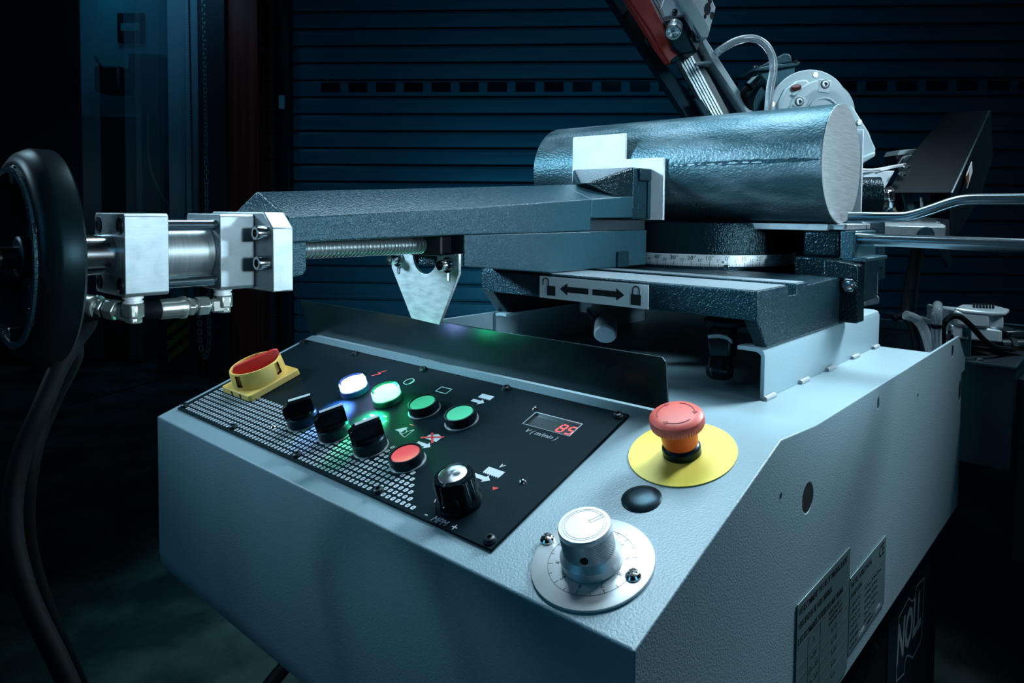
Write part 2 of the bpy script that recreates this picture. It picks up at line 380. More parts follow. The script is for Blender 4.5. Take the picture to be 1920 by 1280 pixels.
# hanging chain: links
ch = thing('hoist_chain', wp(385, 668, .5), 'slim steel hoist chain hanging in a long loop before the dark column', 'chain')
def link_mesh(L=.036, W=.011, r=.0028):
    pts = []
    for i in range(16):
        t = 2*PI*i/16; x = math.cos(t)*W; y = math.sin(t)*W + (L/2-W if math.sin(t) > 0 else -(L/2-W)); pts.append(Vector((x, 0, y)))
    b = MB(); rings = []
    for i, p in enumerate(pts):
        t = (pts[(i+1) % 16]-pts[i-1]).normalized(); a = Vector((0, 1, 0)); c = t.cross(a)
        rings.append([p + a*r*math.cos(2*PI*j/5)+c*r*math.sin(2*PI*j/5) for j in range(5)])
    b.loops(rings, cap=False, close=True); return b
l0 = link_mesh().build('link', 'chain', ch)
def chain_along(pts, start=False):
    P = catmull([Vector(p) for p in pts], 12); acc = 0; nxt = 0; n = 0
    for a, c in zip(P, P[1:]):
        L = (c-a).length
        while nxt <= acc+L and n < 150:
            p = a+(c-a)*((nxt-acc)/max(L, 1e-6)); o = l0.copy(); COL.objects.link(o)
            o.rotation_mode = 'QUATERNION'
            o.rotation_quaternion = (c-a).to_track_quat('Z', 'Y') @ Matrix.Rotation(PI/2*(n % 2)+.5, 4, 'Z').to_quaternion()
            place(o, p, ch); nxt += .028; n += 1
        acc += L
chain_along([wp(381, -10, .5), wp(384, 120, .5), wp(386, 260, .5), wp(388, 420, .5), wp(391, 560, .5), wp(392, 630, .5), wp(389, 660, .5), wp(383, 668, .5), wp(376, 645, .5), wp(374, 600, .5), wp(370, 560, .5)])
COL.objects.unlink(l0); bpy.data.objects.remove(l0)
b = MB()
for k in range(120): p = wp(354+k*.1, -5+k*5.2, .26); b.box(p-Vector((.004, .004, .006)), p+Vector((.004, .004, .006)))
_tag(b.build('bead_cord', 'ink', kind='stuff'), 'thin beaded cord hanging along the pale door jamb', 'cord')
# ------------------------------------------------------------------ saw cabinet with sloping console
TH = math.atan2(.0695, .2034)
DV = Vector((0, math.cos(TH), math.sin(TH))); NV = Vector((0, -math.sin(TH), math.cos(TH)))
XV = Vector((1, 0, 0)); C1 = Vector((0, 0, .9105))
PF = frame(C1, XV, DV, NV)
def S(x, v, h=0): return PF @ Vector((x, v, h))
def at(x, v, h=0): return PF @ Matrix.Translation((x, v, h))
def holed(b, outline, holes, mp, vec):
    """flat plate with real holes; outline and holes are 2d loops, mp maps (a,b) to 3d, vec is the thickness"""
    vec = Vector(vec); bm = b.bm
    for off in (Vector((0, 0, 0)), vec):
        es = []; 
        for lp in [outline]+holes:
            vs = [b.v(Vector(mp(*p))+off) for p in lp]
            es += [bm.edges.new((vs[i], vs[(i+1) % len(vs)])) for i in range(len(vs))]
            if off.length == 0: b.__dict__.setdefault('_l', []).append(vs)
            else:
                lo = b._l[len(b.__dict__.setdefault('_m', []))]; b._m.append(vs)
                for i in range(len(vs)): b.f([lo[i], lo[(i+1) % len(vs)], vs[(i+1) % len(vs)], vs[i]])
        bmesh.ops.triangle_fill(bm, edges=es, use_beauty=True)
    return b
def circ(cx, cy, r, n=24, ry=None): return [(cx+r*math.cos(2*PI*i/n), cy+(ry or r)*math.sin(2*PI*i/n)) for i in range(n)]
cab = thing('saw_cabinet', (-.32, .4, 0), 'grey textured steel saw cabinet with sloping control console and flat deck', 'machine cabinet')
XL = -.646
arc = [(.042-.042*math.cos(t*PI/2/6), .75-.042*math.sin(t*PI/2/6)) for t in range(7)]
b = MB(); prof = [(0, .9105), (.2034, .980), (.29, .972), (.727, .972), (.727, .708)] + [(y, z) for y, z in arc[::-1]]
b.prism([(XL, y, z) for y, z in prof], (-.0005-XL, 0, 0)); b.build('console_housing', 'grey', cab, bevel=.0016, seg=3)
b = MB()
so = [(0, .9105), (.2034, .980), (.2814, .9745), (.885, .9745), (.9395, .934), (.940, .9150), (.915, .914), (.926, .708), (.042, .708)] + [(y, z) for y, z in arc[::-1]][1:]
holed(b, so, [circ(.466, .957, .0032, 16, .0062), circ(.2645, .917, .0125), circ(.8408, .9584, .007, 16, .0085), circ(.906, .889, .008, 16, .016)], lambda y, z: (-.003, y, z), (.003, 0, 0))
b.build('side_panel', 'grey', cab, bevel=.0008)
b = MB(); b.box((-.05, .30, .73), (-.0035, .72, .968)); b.build('inner_panel', 'bulk', cab)
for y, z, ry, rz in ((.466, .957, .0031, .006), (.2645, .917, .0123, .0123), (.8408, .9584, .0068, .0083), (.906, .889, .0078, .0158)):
    b = MB(); b.prism([(-.0012, y+q[0], z+q[1]) for q in circ(0, 0, ry, 20, rz)], (.0008, 0, 0)); b.build('hole_shade', 'ink', cab, smooth=False)  # black disc painting the shaded inside of the hole
for y, z in ((.2053, .9369), (.6389, .933)):
    b = MB(); b.lathe([(.0022, 0), (.0022, .0003)], (0, y, z), (1, 0, 0), 12); b.build('pressed_dimple', 'sink', cab)
# legs / lower cabinet with logo plate
b = MB(); b.box((-.48, .36, .0), (-.03, .94, .708)); b.build('lower_cabinet', 'bulk', cab, bevel=.004)
b = MB(); b.box((-.0299, .66, .03), (-.028, .95, .70)); lp = b.build('access_panel', 'sink', cab, bevel=.001)
LF = frame(Vector((-.0279, .8, .59)), Vector((0, 1, 0)), Vector((0, 0, 1)), Vector((1, 0, 0)))
def sidepx(u, v, x=-.028):
    p = on(u, v, 0, x); return (p.y-.8, p.z-.59)
b = MB(LF)
lgp = [(1733, 1083), (1718, 1099), (1717, 1112), (1714, 1124), (1709, 1127), (1704, 1121), (1685, 1158), (1684, 1190), (1680, 1278), (1695, 1262), (1697, 1240), (1700, 1230), (1704, 1228), (1711, 1233), (1725, 1205), (1728, 1192), (1733, 1083)]
q = [sidepx(*p) for p in lgp]
for p0, p1 in zip(q, q[1:]): line2d(b, *p0, *p1, .0022)
b.build('logo_outline', 'white', lp, smooth=False)
a0 = sidepx(1705, 1180)
texts([('NOLL', .075, a0[0], a0[1]+.002, math.radians(0), .12, .72)], 'logo_lettering', 'white', lp, LF, bold=.03)
b = MB(); p = on(1631, 1212, 0, -.03); b.lathe([(.008, 0), (.007, .006), (.003, .009)], p, (1, 0, 0), 16); b.build('door_knob', 'darkm', cab)
# channels on the deck
def channel(x, y0, y1, z1, fw, name='table_support_channel'):
    b = MB(); t = .004
    pr = [(x, .972), (x, z1-.006), (x-.0015*math.copysign(1, -fw)*-1, z1-.0015), (x-math.copysign(.006, -fw), z1), (x+fw, z1+.003*0), (x+fw, z1-t), (x+math.copysign(.007, fw), z1-t), (x+math.copysign(t, fw), z1-t-.004), (x+math.copysign(t, fw), .972)]
    pr = [(x, .972), (x, z1-.007), (x+math.copysign(.0018, fw), z1-.0018), (x+math.copysign(.007, fw), z1), (x+fw, z1), (x+fw, z1-t), (x+math.copysign(.008, fw), z1-t), (x+math.copysign(t, fw), z1-t-.003), (x+math.copysign(t, fw), .972)]
    b.prism([(a, y0, z) for a, z in pr], (0, y1-y0, 0)); return b.build(name, 'grey', cab, bevel=.0005)
channel(-.0683, .337, .7284, 1.0217, -.028)
channel(-.4254, .3344, .72, 1.0217, .022)
b = MB(); b.box((-.43, .222, .972), (-.4264, .72, 1.0214)); b.build('support_plate', 'grey', cab, bevel=.0005)
b = MB(); b.box((-.42, .70, .972), (-.075, .706, 1.02)); b.build('support_plate', 'grey', cab)
for u, v in ((1443, 744), (1505, 713), (1555, 690), (1600, 668), (1640, 650)):
    p = on(u, v, 2, .9735); b = MB()
    b.tube([Vector((-.0665, p.y-.012, .9735)), Vector((-.0662, p.y, .974)), Vector((-.0665, p.y+.012, .9735))], .0026, 8, 4); b.build('weld_bead', 'weld', cab)

# back of cabinet: coolant tank, pump
tk = thing('coolant_tank', (-.02, 1.05, 0), 'dark grey coolant tank box at the rear right of the saw', 'tank')
c1 = on(1785, 697, 2, .925); c2 = on(1905, 729, 2, .925)
tx0, ty0 = -.002, .95
pA = on(1808, 679, 1, .96); pB = on(1904, 690, 1, .96)
zt = .5*(pA.z+pB.z)
b = MB(); x0, x1 = pA.x-.25, pB.x
zl = on(1893, 885, 1, .96).z
b.box((x0, .96, zl), (x1, .964, zt)); b.box((x1-.004, .9645, zl), (x1, 1.5, zt)); b.box((x0, 1.496, zl), (x1-.0045, 1.5, zt))
b.build('tank_body', 'sink', tk, bevel=.003)
fb = MB(); fb.box((x0, .9645, zt-.06), (x1-.0045, 1.495, zt-.055)); fb.build('tank_lid', 'bulk', tk)
rim = MB(); rim.box((x0, .955, zt), (x1+.002, .96, zt+.002)); rim.box((x1, .96, zt), (x1+.002, 1.5, zt+.002)); rim.build('tank_rim', 'vise', tk)
b = MB(); b.box((x1+.0005, .99, .62), (x1+.03, 1.4, zt-.02)); b.build('side_flange', 'sink', tk, bevel=.002)
b = MB(); pq = on(1836, 675, 2, zt-.055); b.lathe([(.008, 0), (.007, .003), (.002, .005)], (pq.x, pq.y, zt-.055), UP, 16); b.build('lid_screw', 'darkm', tk)
# rear wall plate behind deck
rp = thing('rear_tray', (-.3, 1.1, .9), 'dark grey rear chip tray wall behind the deck', 'tray')
pL = on(1640, 597, 1, 1.34); pR = on(1800, 612, 1, 1.34)
b = MB(); b.prism([Vector((pL.x-.3, 1.34, .83)), Vector((pR.x+.02, 1.34, .83)), Vector((pR.x+.02, 1.34, pR.z)), Vector((pL.x-.3, 1.34, pL.z))], (0, .004, 0)); b.build('back_sheet', 'sink', rp, bevel=.001)
b = MB(); b.box((pL.x-.3, 1.332, pR.z-.018), (pR.x+.02, 1.339, pR.z+.001)); b.build('folded_rim', 'vise', rp, bevel=.001)
b = MB(); b.box((pL.x-.3, .76, .86), (pL.x+.1, 1.339, .865)); b.build('floor_sheet', 'sink', rp)
p = on(1660, 647, 2, .87); b = MB(); b.lathe([(.008, 0), (.008, .004), (.004, .006)], (p.x, p.y, .866), UP, 12); b.build('tray_screw', 'darkm', rp)
# pump motor
def fpoly(b, pts, d, thick, tilt=0):
    P = [atd(u, v, d) for u, v in pts]; b.prism(P, FH*thick); return b
pm = thing('coolant_pump', atd(1838, 660, 1.45), 'cast aluminium coolant pump motor on the tank with a black cable', 'pump')
d = 1.42
b = MB(); fpoly(b, [(1783, 608), (1808, 613), (1856, 616), (1880, 620), (1880, 643), (1845, 640), (1785, 633)], d, .13); b.build('pump_base', 'alu', pm, bevel=.003)
b = MB()
top = [(1790, 577), (1802, 572), (1860, 573), (1894, 580), (1894, 584), (1886, 620), (1860, 620), (1856, 617), (1808, 614), (1790, 610)]
fpoly(b, [(1790, 580), (1809, 584), (1857, 588), (1857, 617), (1808, 614), (1790, 611)], d-.003, .10)
b.build('motor_cover', 'alu', pm, bevel=.006, seg=3)
b = MB(); fpoly(b, [(1856, 587), (1884, 587), (1884, 619), (1857, 617)], d+.012, .09); b.build('motor_cover', 'alu', pm, bevel=.006, seg=3)
b = MB(); P = [atd(u, v, dd) for u, v, dd in ((1790, 578, d), (1809, 583, d-.004), (1857, 587, d-.004), (1886, 587, d+.012), (1893, 581, d+.07), (1862, 573, d+.1), (1803, 572, d+.09))]
b.prism([p+UP*.002 for p in P], UP*-.008); b.build('motor_lid', 'alu', pm, bevel=.003, seg=3)
b = MB()
for i in range(7):
    for j in range(3):
        p = atd(1826+i*6, 576+j*2.2-i*-.3, d+.03+.015*(2-j)); b.box(p+Vector((-.002, -.002, .004)), p+Vector((.002, .002, .0085)))
b.build('rating_plate', 'ink', pm, smooth=False)
b = MB(); fpoly(b, [(1886, 621), (1925, 620), (1925, 634), (1889, 634)], d+.02, .06); b.build('terminal_box', 'darkm', pm, bevel=.003)
for u, v in ((1889, 625), (1900, 616)):
    b = MB(); p = atd(u, v, d+.016); b.lathe([(.0035, 0), (.003, .003)], p, -FH, 8); b.build('bolt', 'chrome', pm)
b = MB(); p = atd(1902, 646, d+.02); b.cyl(p-RH*.03, p+RH*.02, .012, 16); b.cyl(p-RH*.012, p-RH*.002, .016, 6); b.build('cable_gland', 'darkm', pm)
b = MB(); b.tube([atd(1768, 640, d-.06), atd(1768, 612, d-.08), atd(1781, 595, d-.08), atd(1800, 594, d-.08), atd(1822, 612, d-.06), atd(1845, 637, d-.04), atd(1868, 651, d-.02), atd(1895, 654, d+.01)], .0055, 10); b.build('power_cable', 'rubber', pm)
b = MB(); p = atd(1777, 637, d-.02); b.cyl(p, p+UP*.012, .01, 6); b.cyl(p-UP*.01, p+UP*.02, .006, 12); b.build('hose_fitting', 'chrome', pm)
cl = MB(); cl.tube([atd(1757, 668, 1.3), atd(1756, 620, 1.3), atd(1757, 585, 1.3), atd(1758, 572, 1.33), atd(1756, 590, 1.38), atd(1752, 660, 1.4)], .0085, 14)
hs = cl.build('coolant_hose', 'clear', label='upright loop of clear tube with a black cable tie, left of the pump', cat='hose')

b = MB(); p = atd(1757, 611, 1.295); b.ring(.0105, .0085, -.003, .003, p, UP, 20); b.box(p+Vector((-.004, -.016, -.004)), p+Vector((.004, -.009, .004))); b.build('cable_tie', 'black', hs)
h2 = MB(); h2.tube([atd(1697, 590, 1.34), atd(1720, 600, 1.34), atd(1737, 630, 1.33), atd(1752, 690, 1.31)], .009, 12)
_tag(h2.build('coolant_hose', 'clear'), 'clear hose curving down into the cabinet, right of the black hose', 'hose')
h3 = MB(); h3.tube([atd(1675, 597, 1.36), atd(1692, 592, 1.36), atd(1707, 606, 1.35), atd(1716, 632, 1.34), atd(1720, 670, 1.33)], .007, 12)
_tag(h3.build('black_hose', 'rubber'), 'black hose arching over the rim of the rear tray', 'hose')
h4 = MB(); h4.tube([atd(1718, 462, 1.42), atd(1708, 510, 1.42), atd(1699, 560, 1.41), atd(1697, 592, 1.4)], .0085, 12); q = h4.build('drain_tube', 'rubber')
_tag(q, 'glossy black tube dropping from the saw head into the rear tray', 'hose')
b = MB(); b.tube([atd(1731, 462, 1.46), atd(1722, 510, 1.46), atd(1714, 592, 1.45)], .004, 8); b.build('thin_tube', 'rubber', q)

# ------------------------------------------------------------------ splash guard
tg = MB(); t = .0022
BL, BR, TR, TL = S(-.655, .2185, .0005), S(-.098, .2185, .0005), Vector((-.0955, .196, 1.0302)), Vector((-.6585, .1945, 1.0285))
pts = [BL, BR, TR-Vector((.0, 0, .004)), TR-Vector((.004, 0, 0)), TL]
tg.prism(pts, (0, t, 0))
_tag(tg.build('splash_guard', 'tray', bevel=.0004), 'long black sheet metal splash guard standing behind the control panel', 'guard')

# ------------------------------------------------------------------ control panel
cp = thing('control_panel', S(-.38, .11, 0), 'black control panel plate with lit lamps, buttons, selector knobs and a printed zero pattern', 'control panel')
b = MB(PF)
win = (-.2085, .1525, -.1555, .1728)
holed(b, [(-.634, .0197), (-.126, .0197), (-.126, .2008), (-.634, .2008)], [[(win[0], win[1]), (win[2], win[1]), (win[2], win[3]), (win[0], win[3])]], lambda x, v: (x, v, .0002), (0, 0, .0022))
b.build('panel_plate', 'panel', cp, bevel=.0005)
PH = .00245
def button(x, v, colour, name, label, h=.0085, r=.0152):
    o = MB(at(x, v, PH)); o.lathe([(r, 0), (r, h), (r*.98, h+.0012), (r*.9, h+.0012), (r*.87, h-.001)], n=40); be = o.build(name, 'black', cp, bevel=0, label=label)
    o = MB(at(x, v, PH)); o.lathe([(r*.85, h-.003), (r*.85, h), (r*.8, h+.0006), (r*.6, h+.0001), (.0005, h-.0004)], n=40); o.build('button_cap', colour, be)
    return be
def gasket(x, v, par, r=.0165):
    o = MB(at(x, v, PH)); o.ring(r, r-.0012, 0, .0009, n=26); o.build('gasket', 'silver', par)
X0, X1, X2, X3 = -.433, -.377, -.320, -.2675; V1, V2 = .1335, .0655
gasket(X2, V1, button(X2, V1, 'green', 'push_button', 'flush green push button beside the printed square'))
gasket(X3, V1, button(X3, V1, 'green', 'push_button', 'flush green push button beside the printed blade and arrow'))
gasket(X3, V2, button(X3, V2, 'redcap', 'push_button', 'flush red push button beside the crossed out arrow'))
def lamp(x, v, colour, ring, label):
    o = MB(at(x, v, PH)); o.lathe([(.0158, 0), (.0155, .0055), (.0145, .006)], n=40); be = o.build('pilot_lamp', ring, cp, label=label)
    o = MB(at(x, v, PH)); o.lathe([(.0118, .005), (.0118, .0105), (.0095, .0122), (.0005, .0124)], n=40); o.build('lit_diffuser', colour, be)
    o = MB(at(x, v, PH)); o.lathe([(.0148, .006), (.0148, .0125), (.0138, .0146), (.0005, .0148)], n=40); o.build('clear_lens', 'glass', be)
lamp(X0+.001, V1-.002, 'blueglow', mat('lamp_base_blue', (.05, .09, .25), .3), 'round pilot lamp glowing blue white')
lamp(X1+.001, V1-.001, 'greenglow', mat('lamp_base_green', (.02, .2, .1), .3), 'round illuminated button glowing green white')
for nm, x, col, e in (('glow', X0, (.12, .3, 1), .55), ('glow', X1, (.03, 1, .35), .5)):
    l = bpy.data.lights.new('lamp_light', 'SPOT'); l.energy = e*5; l.color = col; l.shadow_soft_size = .006; l.spot_size = math.radians(76); l.spot_blend = 1
    o = bpy.data.objects.new('lamp_light', l); COL.objects.link(o); o.location = S(x+.004, V1-.0155, .022)
    o.rotation_euler = (S(x+.012, V1-.036, 0)-o.location).to_track_quat('-Z', 'Y').to_euler()
    l = bpy.data.lights.new('lamp_glow', 'POINT'); l.energy = e*.22; l.color = (.45, .5, 1) if x == X0 else col; l.shadow_soft_size = .01
    o = bpy.data.objects.new('lamp_glow', l); COL.objects.link(o); o.location = S(x, V1+.012, .024)
def selector(x, v, ang, label):
    mx = at(x, v, PH)
    o = MB(mx); o.lathe([(.0158, 0), (.0156, .010), (.0145, .0112)], n=40); be = o.build('selector_switch', 'black', cp, label=label)
    m2 = mx @ Matrix.Rotation(ang, 4, 'Z')
    o = MB(m2); o.lathe([(.0138, .011), (.0132, .0135), (.0125, .0138)], n=40); o.build('turning_collar', 'gloss', be)
    o = MB(m2)
    prof = [(-.015, .0125), (-.0152, .023), (-.0085, .028), (.0148, .028), (.0155, .0262), (.0152, .0125)]
    R = []
    for w_, hs_ in ((-.0052, 1), (-.0042, 1.0), (.0042, 1.0), (.0052, 1)):
        R.append([(a, w_*(1.35 if z < .014 else 1), z if z < .014 else .0125+(z-.0125)*hs_*(.93 if abs(w_) > .004 else 1)) for a, z in prof])
    o.loops(R); hd = o.build('handle', 'gloss', be, bevel=.0006)
    o = MB(m2); o.box((-.0075, -.0024, .0281), (.0145, .0024, .0284)); o.build('white_marker', 'white', be)
    gasket(x, v, be, .0168)
selector(X0, V2, math.radians(55), 'black selector knob nearest the yellow isolator')
selector(X1, V2, math.radians(62), 'middle black selector knob')
selector(X2, V2, math.radians(62), 'black selector knob nearest the red button')
# main isolator
mi = thing('isolator_switch', S(-.577, .0995, PH), 'yellow rotary main isolator switch with red handle on a square yellow plate', 'switch')
IM = at(-.577, .0995, PH)
def rrect(w_, h_, r, n=5):
    out = []
    for cx, cy, a in ((w_-r, h_-r, 0), (-w_+r, h_-r, 90), (-w_+r, -h_+r, 180), (w_-r, -h_+r, 270)):
        out += [(cx+r*math.cos(math.radians(a+90*i/n)), cy+r*math.sin(math.radians(a+90*i/n))) for i in range(n+1)]
    return out
o = MB(IM); o.loops([[(x, y, 0) for x, y in rrect(.034, .034, .004)], [(x, y, .0075) for x, y in rrect(.0335, .0335, .004)]]); o.build('base_plate', 'yellow', mi, bevel=.001)
o = MB(IM)
nn = 72; rings = []
def slot(i, z):
    return 0
for r, h in ((.0315, .0075), (.0312, .012), (.0302, .026), (.0292, .0275), (.0275, .0275), (.0268, .026), (.0268, .012)):
    rings.append([(r*math.cos(2*PI*i/nn), r*math.sin(2*PI*i/nn), h) for i in range(nn)])
R = [[o.v(p) for p in rg] for rg in rings]
cut = {k % nn for c in (57, 40, 4, 22) for k in range(c-1, c+2)}
for j in range(len(R)-1):
    for i in range(nn):
        if j in (0, 1) and i in cut and j == 1: continue
        o.f([R[j][i], R[j][(i+1) % nn], R[j+1][(i+1) % nn], R[j+1][i]])
o.build('guard_ring', 'yellow', mi)
o = MB(IM); o.lathe([(.0262, .008), (.0262, .0245), (.0245, .0245), (.0235, .014), (.0005, .014)], n=60); rd = o.build('rotor', 'red', mi)
m2 = IM @ Matrix.Rotation(math.radians(68), 4, 'Z')
o = MB(m2); o.loops([[(x, -.0072, .013), (x, .0072, .013), (x, .0052, zt-.009), (x, .0022, zt), (x, -.0022, zt), (x, -.0052, zt-.009)] for x, zt in ((-.0262, .0275), (-.0225, .0325), (.0235, .0355), (.029, .034))]); o.build('red_handle', 'red', mi, bevel=.0012)
for x, y in ((.012, -.0342), (-.008, -.0342)):
    o = MB(IM); o.box((x-.0015, y, .001), (x+.0015, y+.002, .006)); o.build('notch', 'bulk', mi)

# speed knob
sk = thing('speed_knob', S(-.1845, .0475, PH), 'black fluted control knob with a silver cap above the printed scale', 'knob')
KM = at(-.1845, .0475, PH)
o = MB(KM); flut = lambda t, r, h: 1-.07*max(0, math.cos(8*t))**3 if h > .006 else 1
o.lathe([(.0188, 0), (.0188, .003), (.0176, .0055), (.0170, .0065), (.0162, .0225), (.0148, .0245), (.0116, .0248)], n=96, fn=flut); kb = o.build('knob_body', 'gloss', sk, ang=40)
o = MB(KM); o.lathe([(.0112, .0245), (.0112, .0253), (.0108, .0255), (.0003, .0255)], n=48)
cm = mat('spun_aluminium', (.75, .8, .84), .22, .95)
nt = cm.node_tree; an = nt.nodes.new('ShaderNodeTangent'); an.direction_type = 'RADIAL'; an.axis = 'Z'; nt.links.new(an.outputs[0], nt.nodes['Principled BSDF'].inputs['Tangent']); nt.nodes['Principled BSDF'].inputs['Anisotropic'].default_value = .85
o.build('silver_cap', cm, kb)
o = MB(KM @ Matrix.Rotation(math.radians(-75), 4, 'Z')); o.prism([(.0116, -.0006, .0249), (.0141, -.0006, .0246), (.0156, -.0006, .0225), (.0168, -.0006, .0064), (.0166, .0006, .0064), (.0156, .0006, .0225), (.0141, .0006, .0246), (.0116, .0006, .0249)], (0, 0, .0002)); o.build('pointer_line', 'white', kb)
# panel screws and pins
for x, v in ((-.6325, .1935), (-.5165, .1945), (-.3895, .195), (-.2655, .1958), (-.133, .1945), (-.133, .0262), (-.2597, .0262), (-.3835, .0262), (-.509, .0262), (-.6275, .0262)):
    o = MB(at(x, v, PH)); o.lathe([(.0047, 0), (.0046, .0012), (.0038, .0028), (.0024, .0034), (.0018, .0034), (.0017, .0015), (.0002, .0015)], n=20); o.build('screw', 'darkm', cp)
for x, v in ((-.2125, .1765), (-.1535, .0872), (-.46, .046)):
    o = MB(at(x, v, PH)); o.lathe([(.003, 0), (.0026, .0012), (.0012, .0022), (.0003, .0026)], n=14); o.build('rivet', 'chrome', cp)
# printing
PM = at(0, 0, PH)
o = MB(PM)
for k in range(9):
    v = .0254 + k*.00625
    for i in range(68):
        x = -.6245 + .0016*(k > 0) + i*.0062
        if x > -.2145 - k*.0064 + (.0064 if k == 8 else 0): break
        if any((x-a)**2+(v-c)**2 < .0166**2 for a, c in ((X0, V2), (X1, V2), (X2, V2), (X3, V2))): continue
        if abs(x+.577) < .0345 and abs(v-.0995) < .036: continue
        if any(abs(x-a) < .0055 and abs(v-.0262) < .005 for a in (-.2597, -.3835, -.509, -.6275)): continue
        O = []; I = []
        for a, c in rrect(.0019, .0021, .0011, 2): O.append(o.v((x+a+.12*c, v+c, 0)))
        for a, c in rrect(.0005, .0009, .0003, 2): I.append(o.v((x+a+.12*c, v+c, 0)))
        n = len(O)
        for j in range(n): o.f([O[j], O[(j+1) % n], I[(j+1) % n], I[j]])
for fc in o.bm.faces:
    if fc.normal.dot(NV) < 0: fc.normal_flip()
o.build('printed_zeros', 'white', cp, smooth=False, kind='stuff')
texts([('V ( m/min )', .0075, -.1815, .1455, 0, .3, 1.02), ('MPM', .0085, -.1835, .0238, 0, .25, .9), ('-', .011, -.1985, .0250, 0, 0, 1.1), ('+', .011, -.1675, .0238, 0, 0, 1), ('v', .0105, -.1845, .097, 0, .3, 1)], 'printed_lettering', 'white', cp, PM)
def arrow(o, x, y, L, w_=.0042, hd=.006):
    poly2d(o, [(x, y-w_/2), (x+L-hd, y-w_/2), (x+L-hd, y-w_*1.1), (x+L, y), (x+L-hd, y+w_*1.1), (x+L-hd, y+w_/2), (x, y+w_/2)])
def blade(o, x, y, w_=.016, h_=.006):
    poly2d(o, [(x, y), (x+w_, y), (x+w_, y+h_), (x, y+h_)])
    n = 8
    for i in range(n): poly2d(o, [(x+w_*i/n, y), (x+w_*(i+.7)/n, y-.0016), (x+w_*(i+.95)/n, y)])
o = MB(PM); blade(o, -.1935, .0838, .018, .0072); arrow(o, -.1985, .0775, .0185); o.build('blade_and_arrow_print', 'white', cp, smooth=False)
o = MB(PM); blade(o, -.2835, .1735, .0165, .0062); arrow(o, -.2855, .1665, .0165); o.build('blade_and_arrow_print', 'white', cp, smooth=False)
o = MB(PM); arrow(o, -.2835, .0905, .0185)
poly2d(o, [(-.2815, .0985), (-.266, .0985), (-.266, .106), (-.2735, .1085), (-.2815, .104)]); o.build('arrow_print', 'white', cp, smooth=False)
o = MB(PM); line2d(o, -.286, .0975, -.2645, .107, .0022, .0002); line2d(o, -.281, .1075, -.268, .0955, .0022, .0002); o.build('red_cross_print', 'redprint', cp, smooth=False)
o = MB(PM); 
for a, c in (((-.338, .1655), (-.338, .1745)), ((-.338, .1745), (-.3225, .1745)), ((-.3225, .1745), (-.3225, .1655)), ((-.3225, .1655), (-.338, .1655))): line2d(o, *a, *c, .0009)
o.ring(.0062, .0054, 0, .0001, (-.385, .1695, 0), n=28); line2d(o, -.381, .1655, -.381, .1735, .0008); o.build('outline_print', 'white', cp, smooth=False)
o = MB(PM); line2d(o, -.434, .178, -.441, .1705, .0011); line2d(o, -.441, .1705, -.4355, .1705, .0011); line2d(o, -.4355, .1705, -.443, .163, .0014); o.build('bolt_print', 'redprint', cp, smooth=False)
o = MB(PM)
def horn(x, y):
    poly2d(o, [(x-.011, y-.001), (x-.001, y-.002), (x-.001, y+.007), (x-.004, y+.006)]); o.ring(.0038, .003, 0, .0001, (x, y, 0), n=18)
    for a, c in (((x+.001, y-.004), (x+.009, y-.006)), ((x+.009, y-.006), (x+.008, y+.007)), ((x+.008, y+.007), (x+.003, y+.001))): line2d(o, *a, *c, .0007)
horn(-.311, .0975); horn(-.352, .0975)
for a, c in (((-.420, .089), (-.408, .089)), ((-.408, .089), (-.408, .1005)), ((-.408, .1005), (-.420, .1005)), ((-.420, .1005), (-.420, .089)), ((-.417, .092), (-.411, .098)), ((-.411, .098), (-.416, .099)), ((-.41, .091), (-.414, .095))): line2d(o, *a, *c, .0008)
poly2d(o, [(-.372, .096), (-.3655, .0955), (-.3625, .1005), (-.3655, .1065), (-.372, .1065), (-.372, .104), (-.3675, .1035), (-.3665, .101), (-.368, .0985), (-.372, .0985)])
poly2d(o, [(-.3565, .0825), (-.3545, .0825), (-.3545, .0865), (-.353, .0865), (-.3555, .0895), (-.358, .0865), (-.3565, .0865)])
o.build('symbol_print', 'white', cp, smooth=False)
o = MB(PM)
poly2d(o, [(-.315, .1085), (-.309, .1085), (-.309, .110), (-.315, .110)]); poly2d(o, [(-.356, .1085), (-.350, .1085), (-.350, .110), (-.356, .110)])
poly2d(o, [(-.1695, .069), (-.1665, .0735), (-.1725, .0725)]); o.build('red_mark_print', 'redprint', cp, smooth=False)
o = MB(PM); n = 22
A = [math.radians(208-62*i/n) for i in range(n+1)]
for i in range(n):
    w0, w1 = (.0006+.0022*i/n)*.5, (.0006+.0022*(i+1)/n)*.5; c0, c1 = A[i], A[i+1]
    cx, cy = -.1845, .0475
    poly2d(o, [(cx+(.0215+w0)*math.cos(c0), cy+(.0215+w0)*math.sin(c0)), (cx+(.0215-w0)*math.cos(c0), cy+(.0215-w0)*math.sin(c0)), (cx+(.0215-w1)*math.cos(c1), cy+(.0215-w1)*math.sin(c1)), (cx+(.0215+w1)*math.cos(c1), cy+(.0215+w1)*math.sin(c1))])
o.build('scale_arc_print', mat('pink_print', (.7, .55, .6), .5), cp, smooth=False)
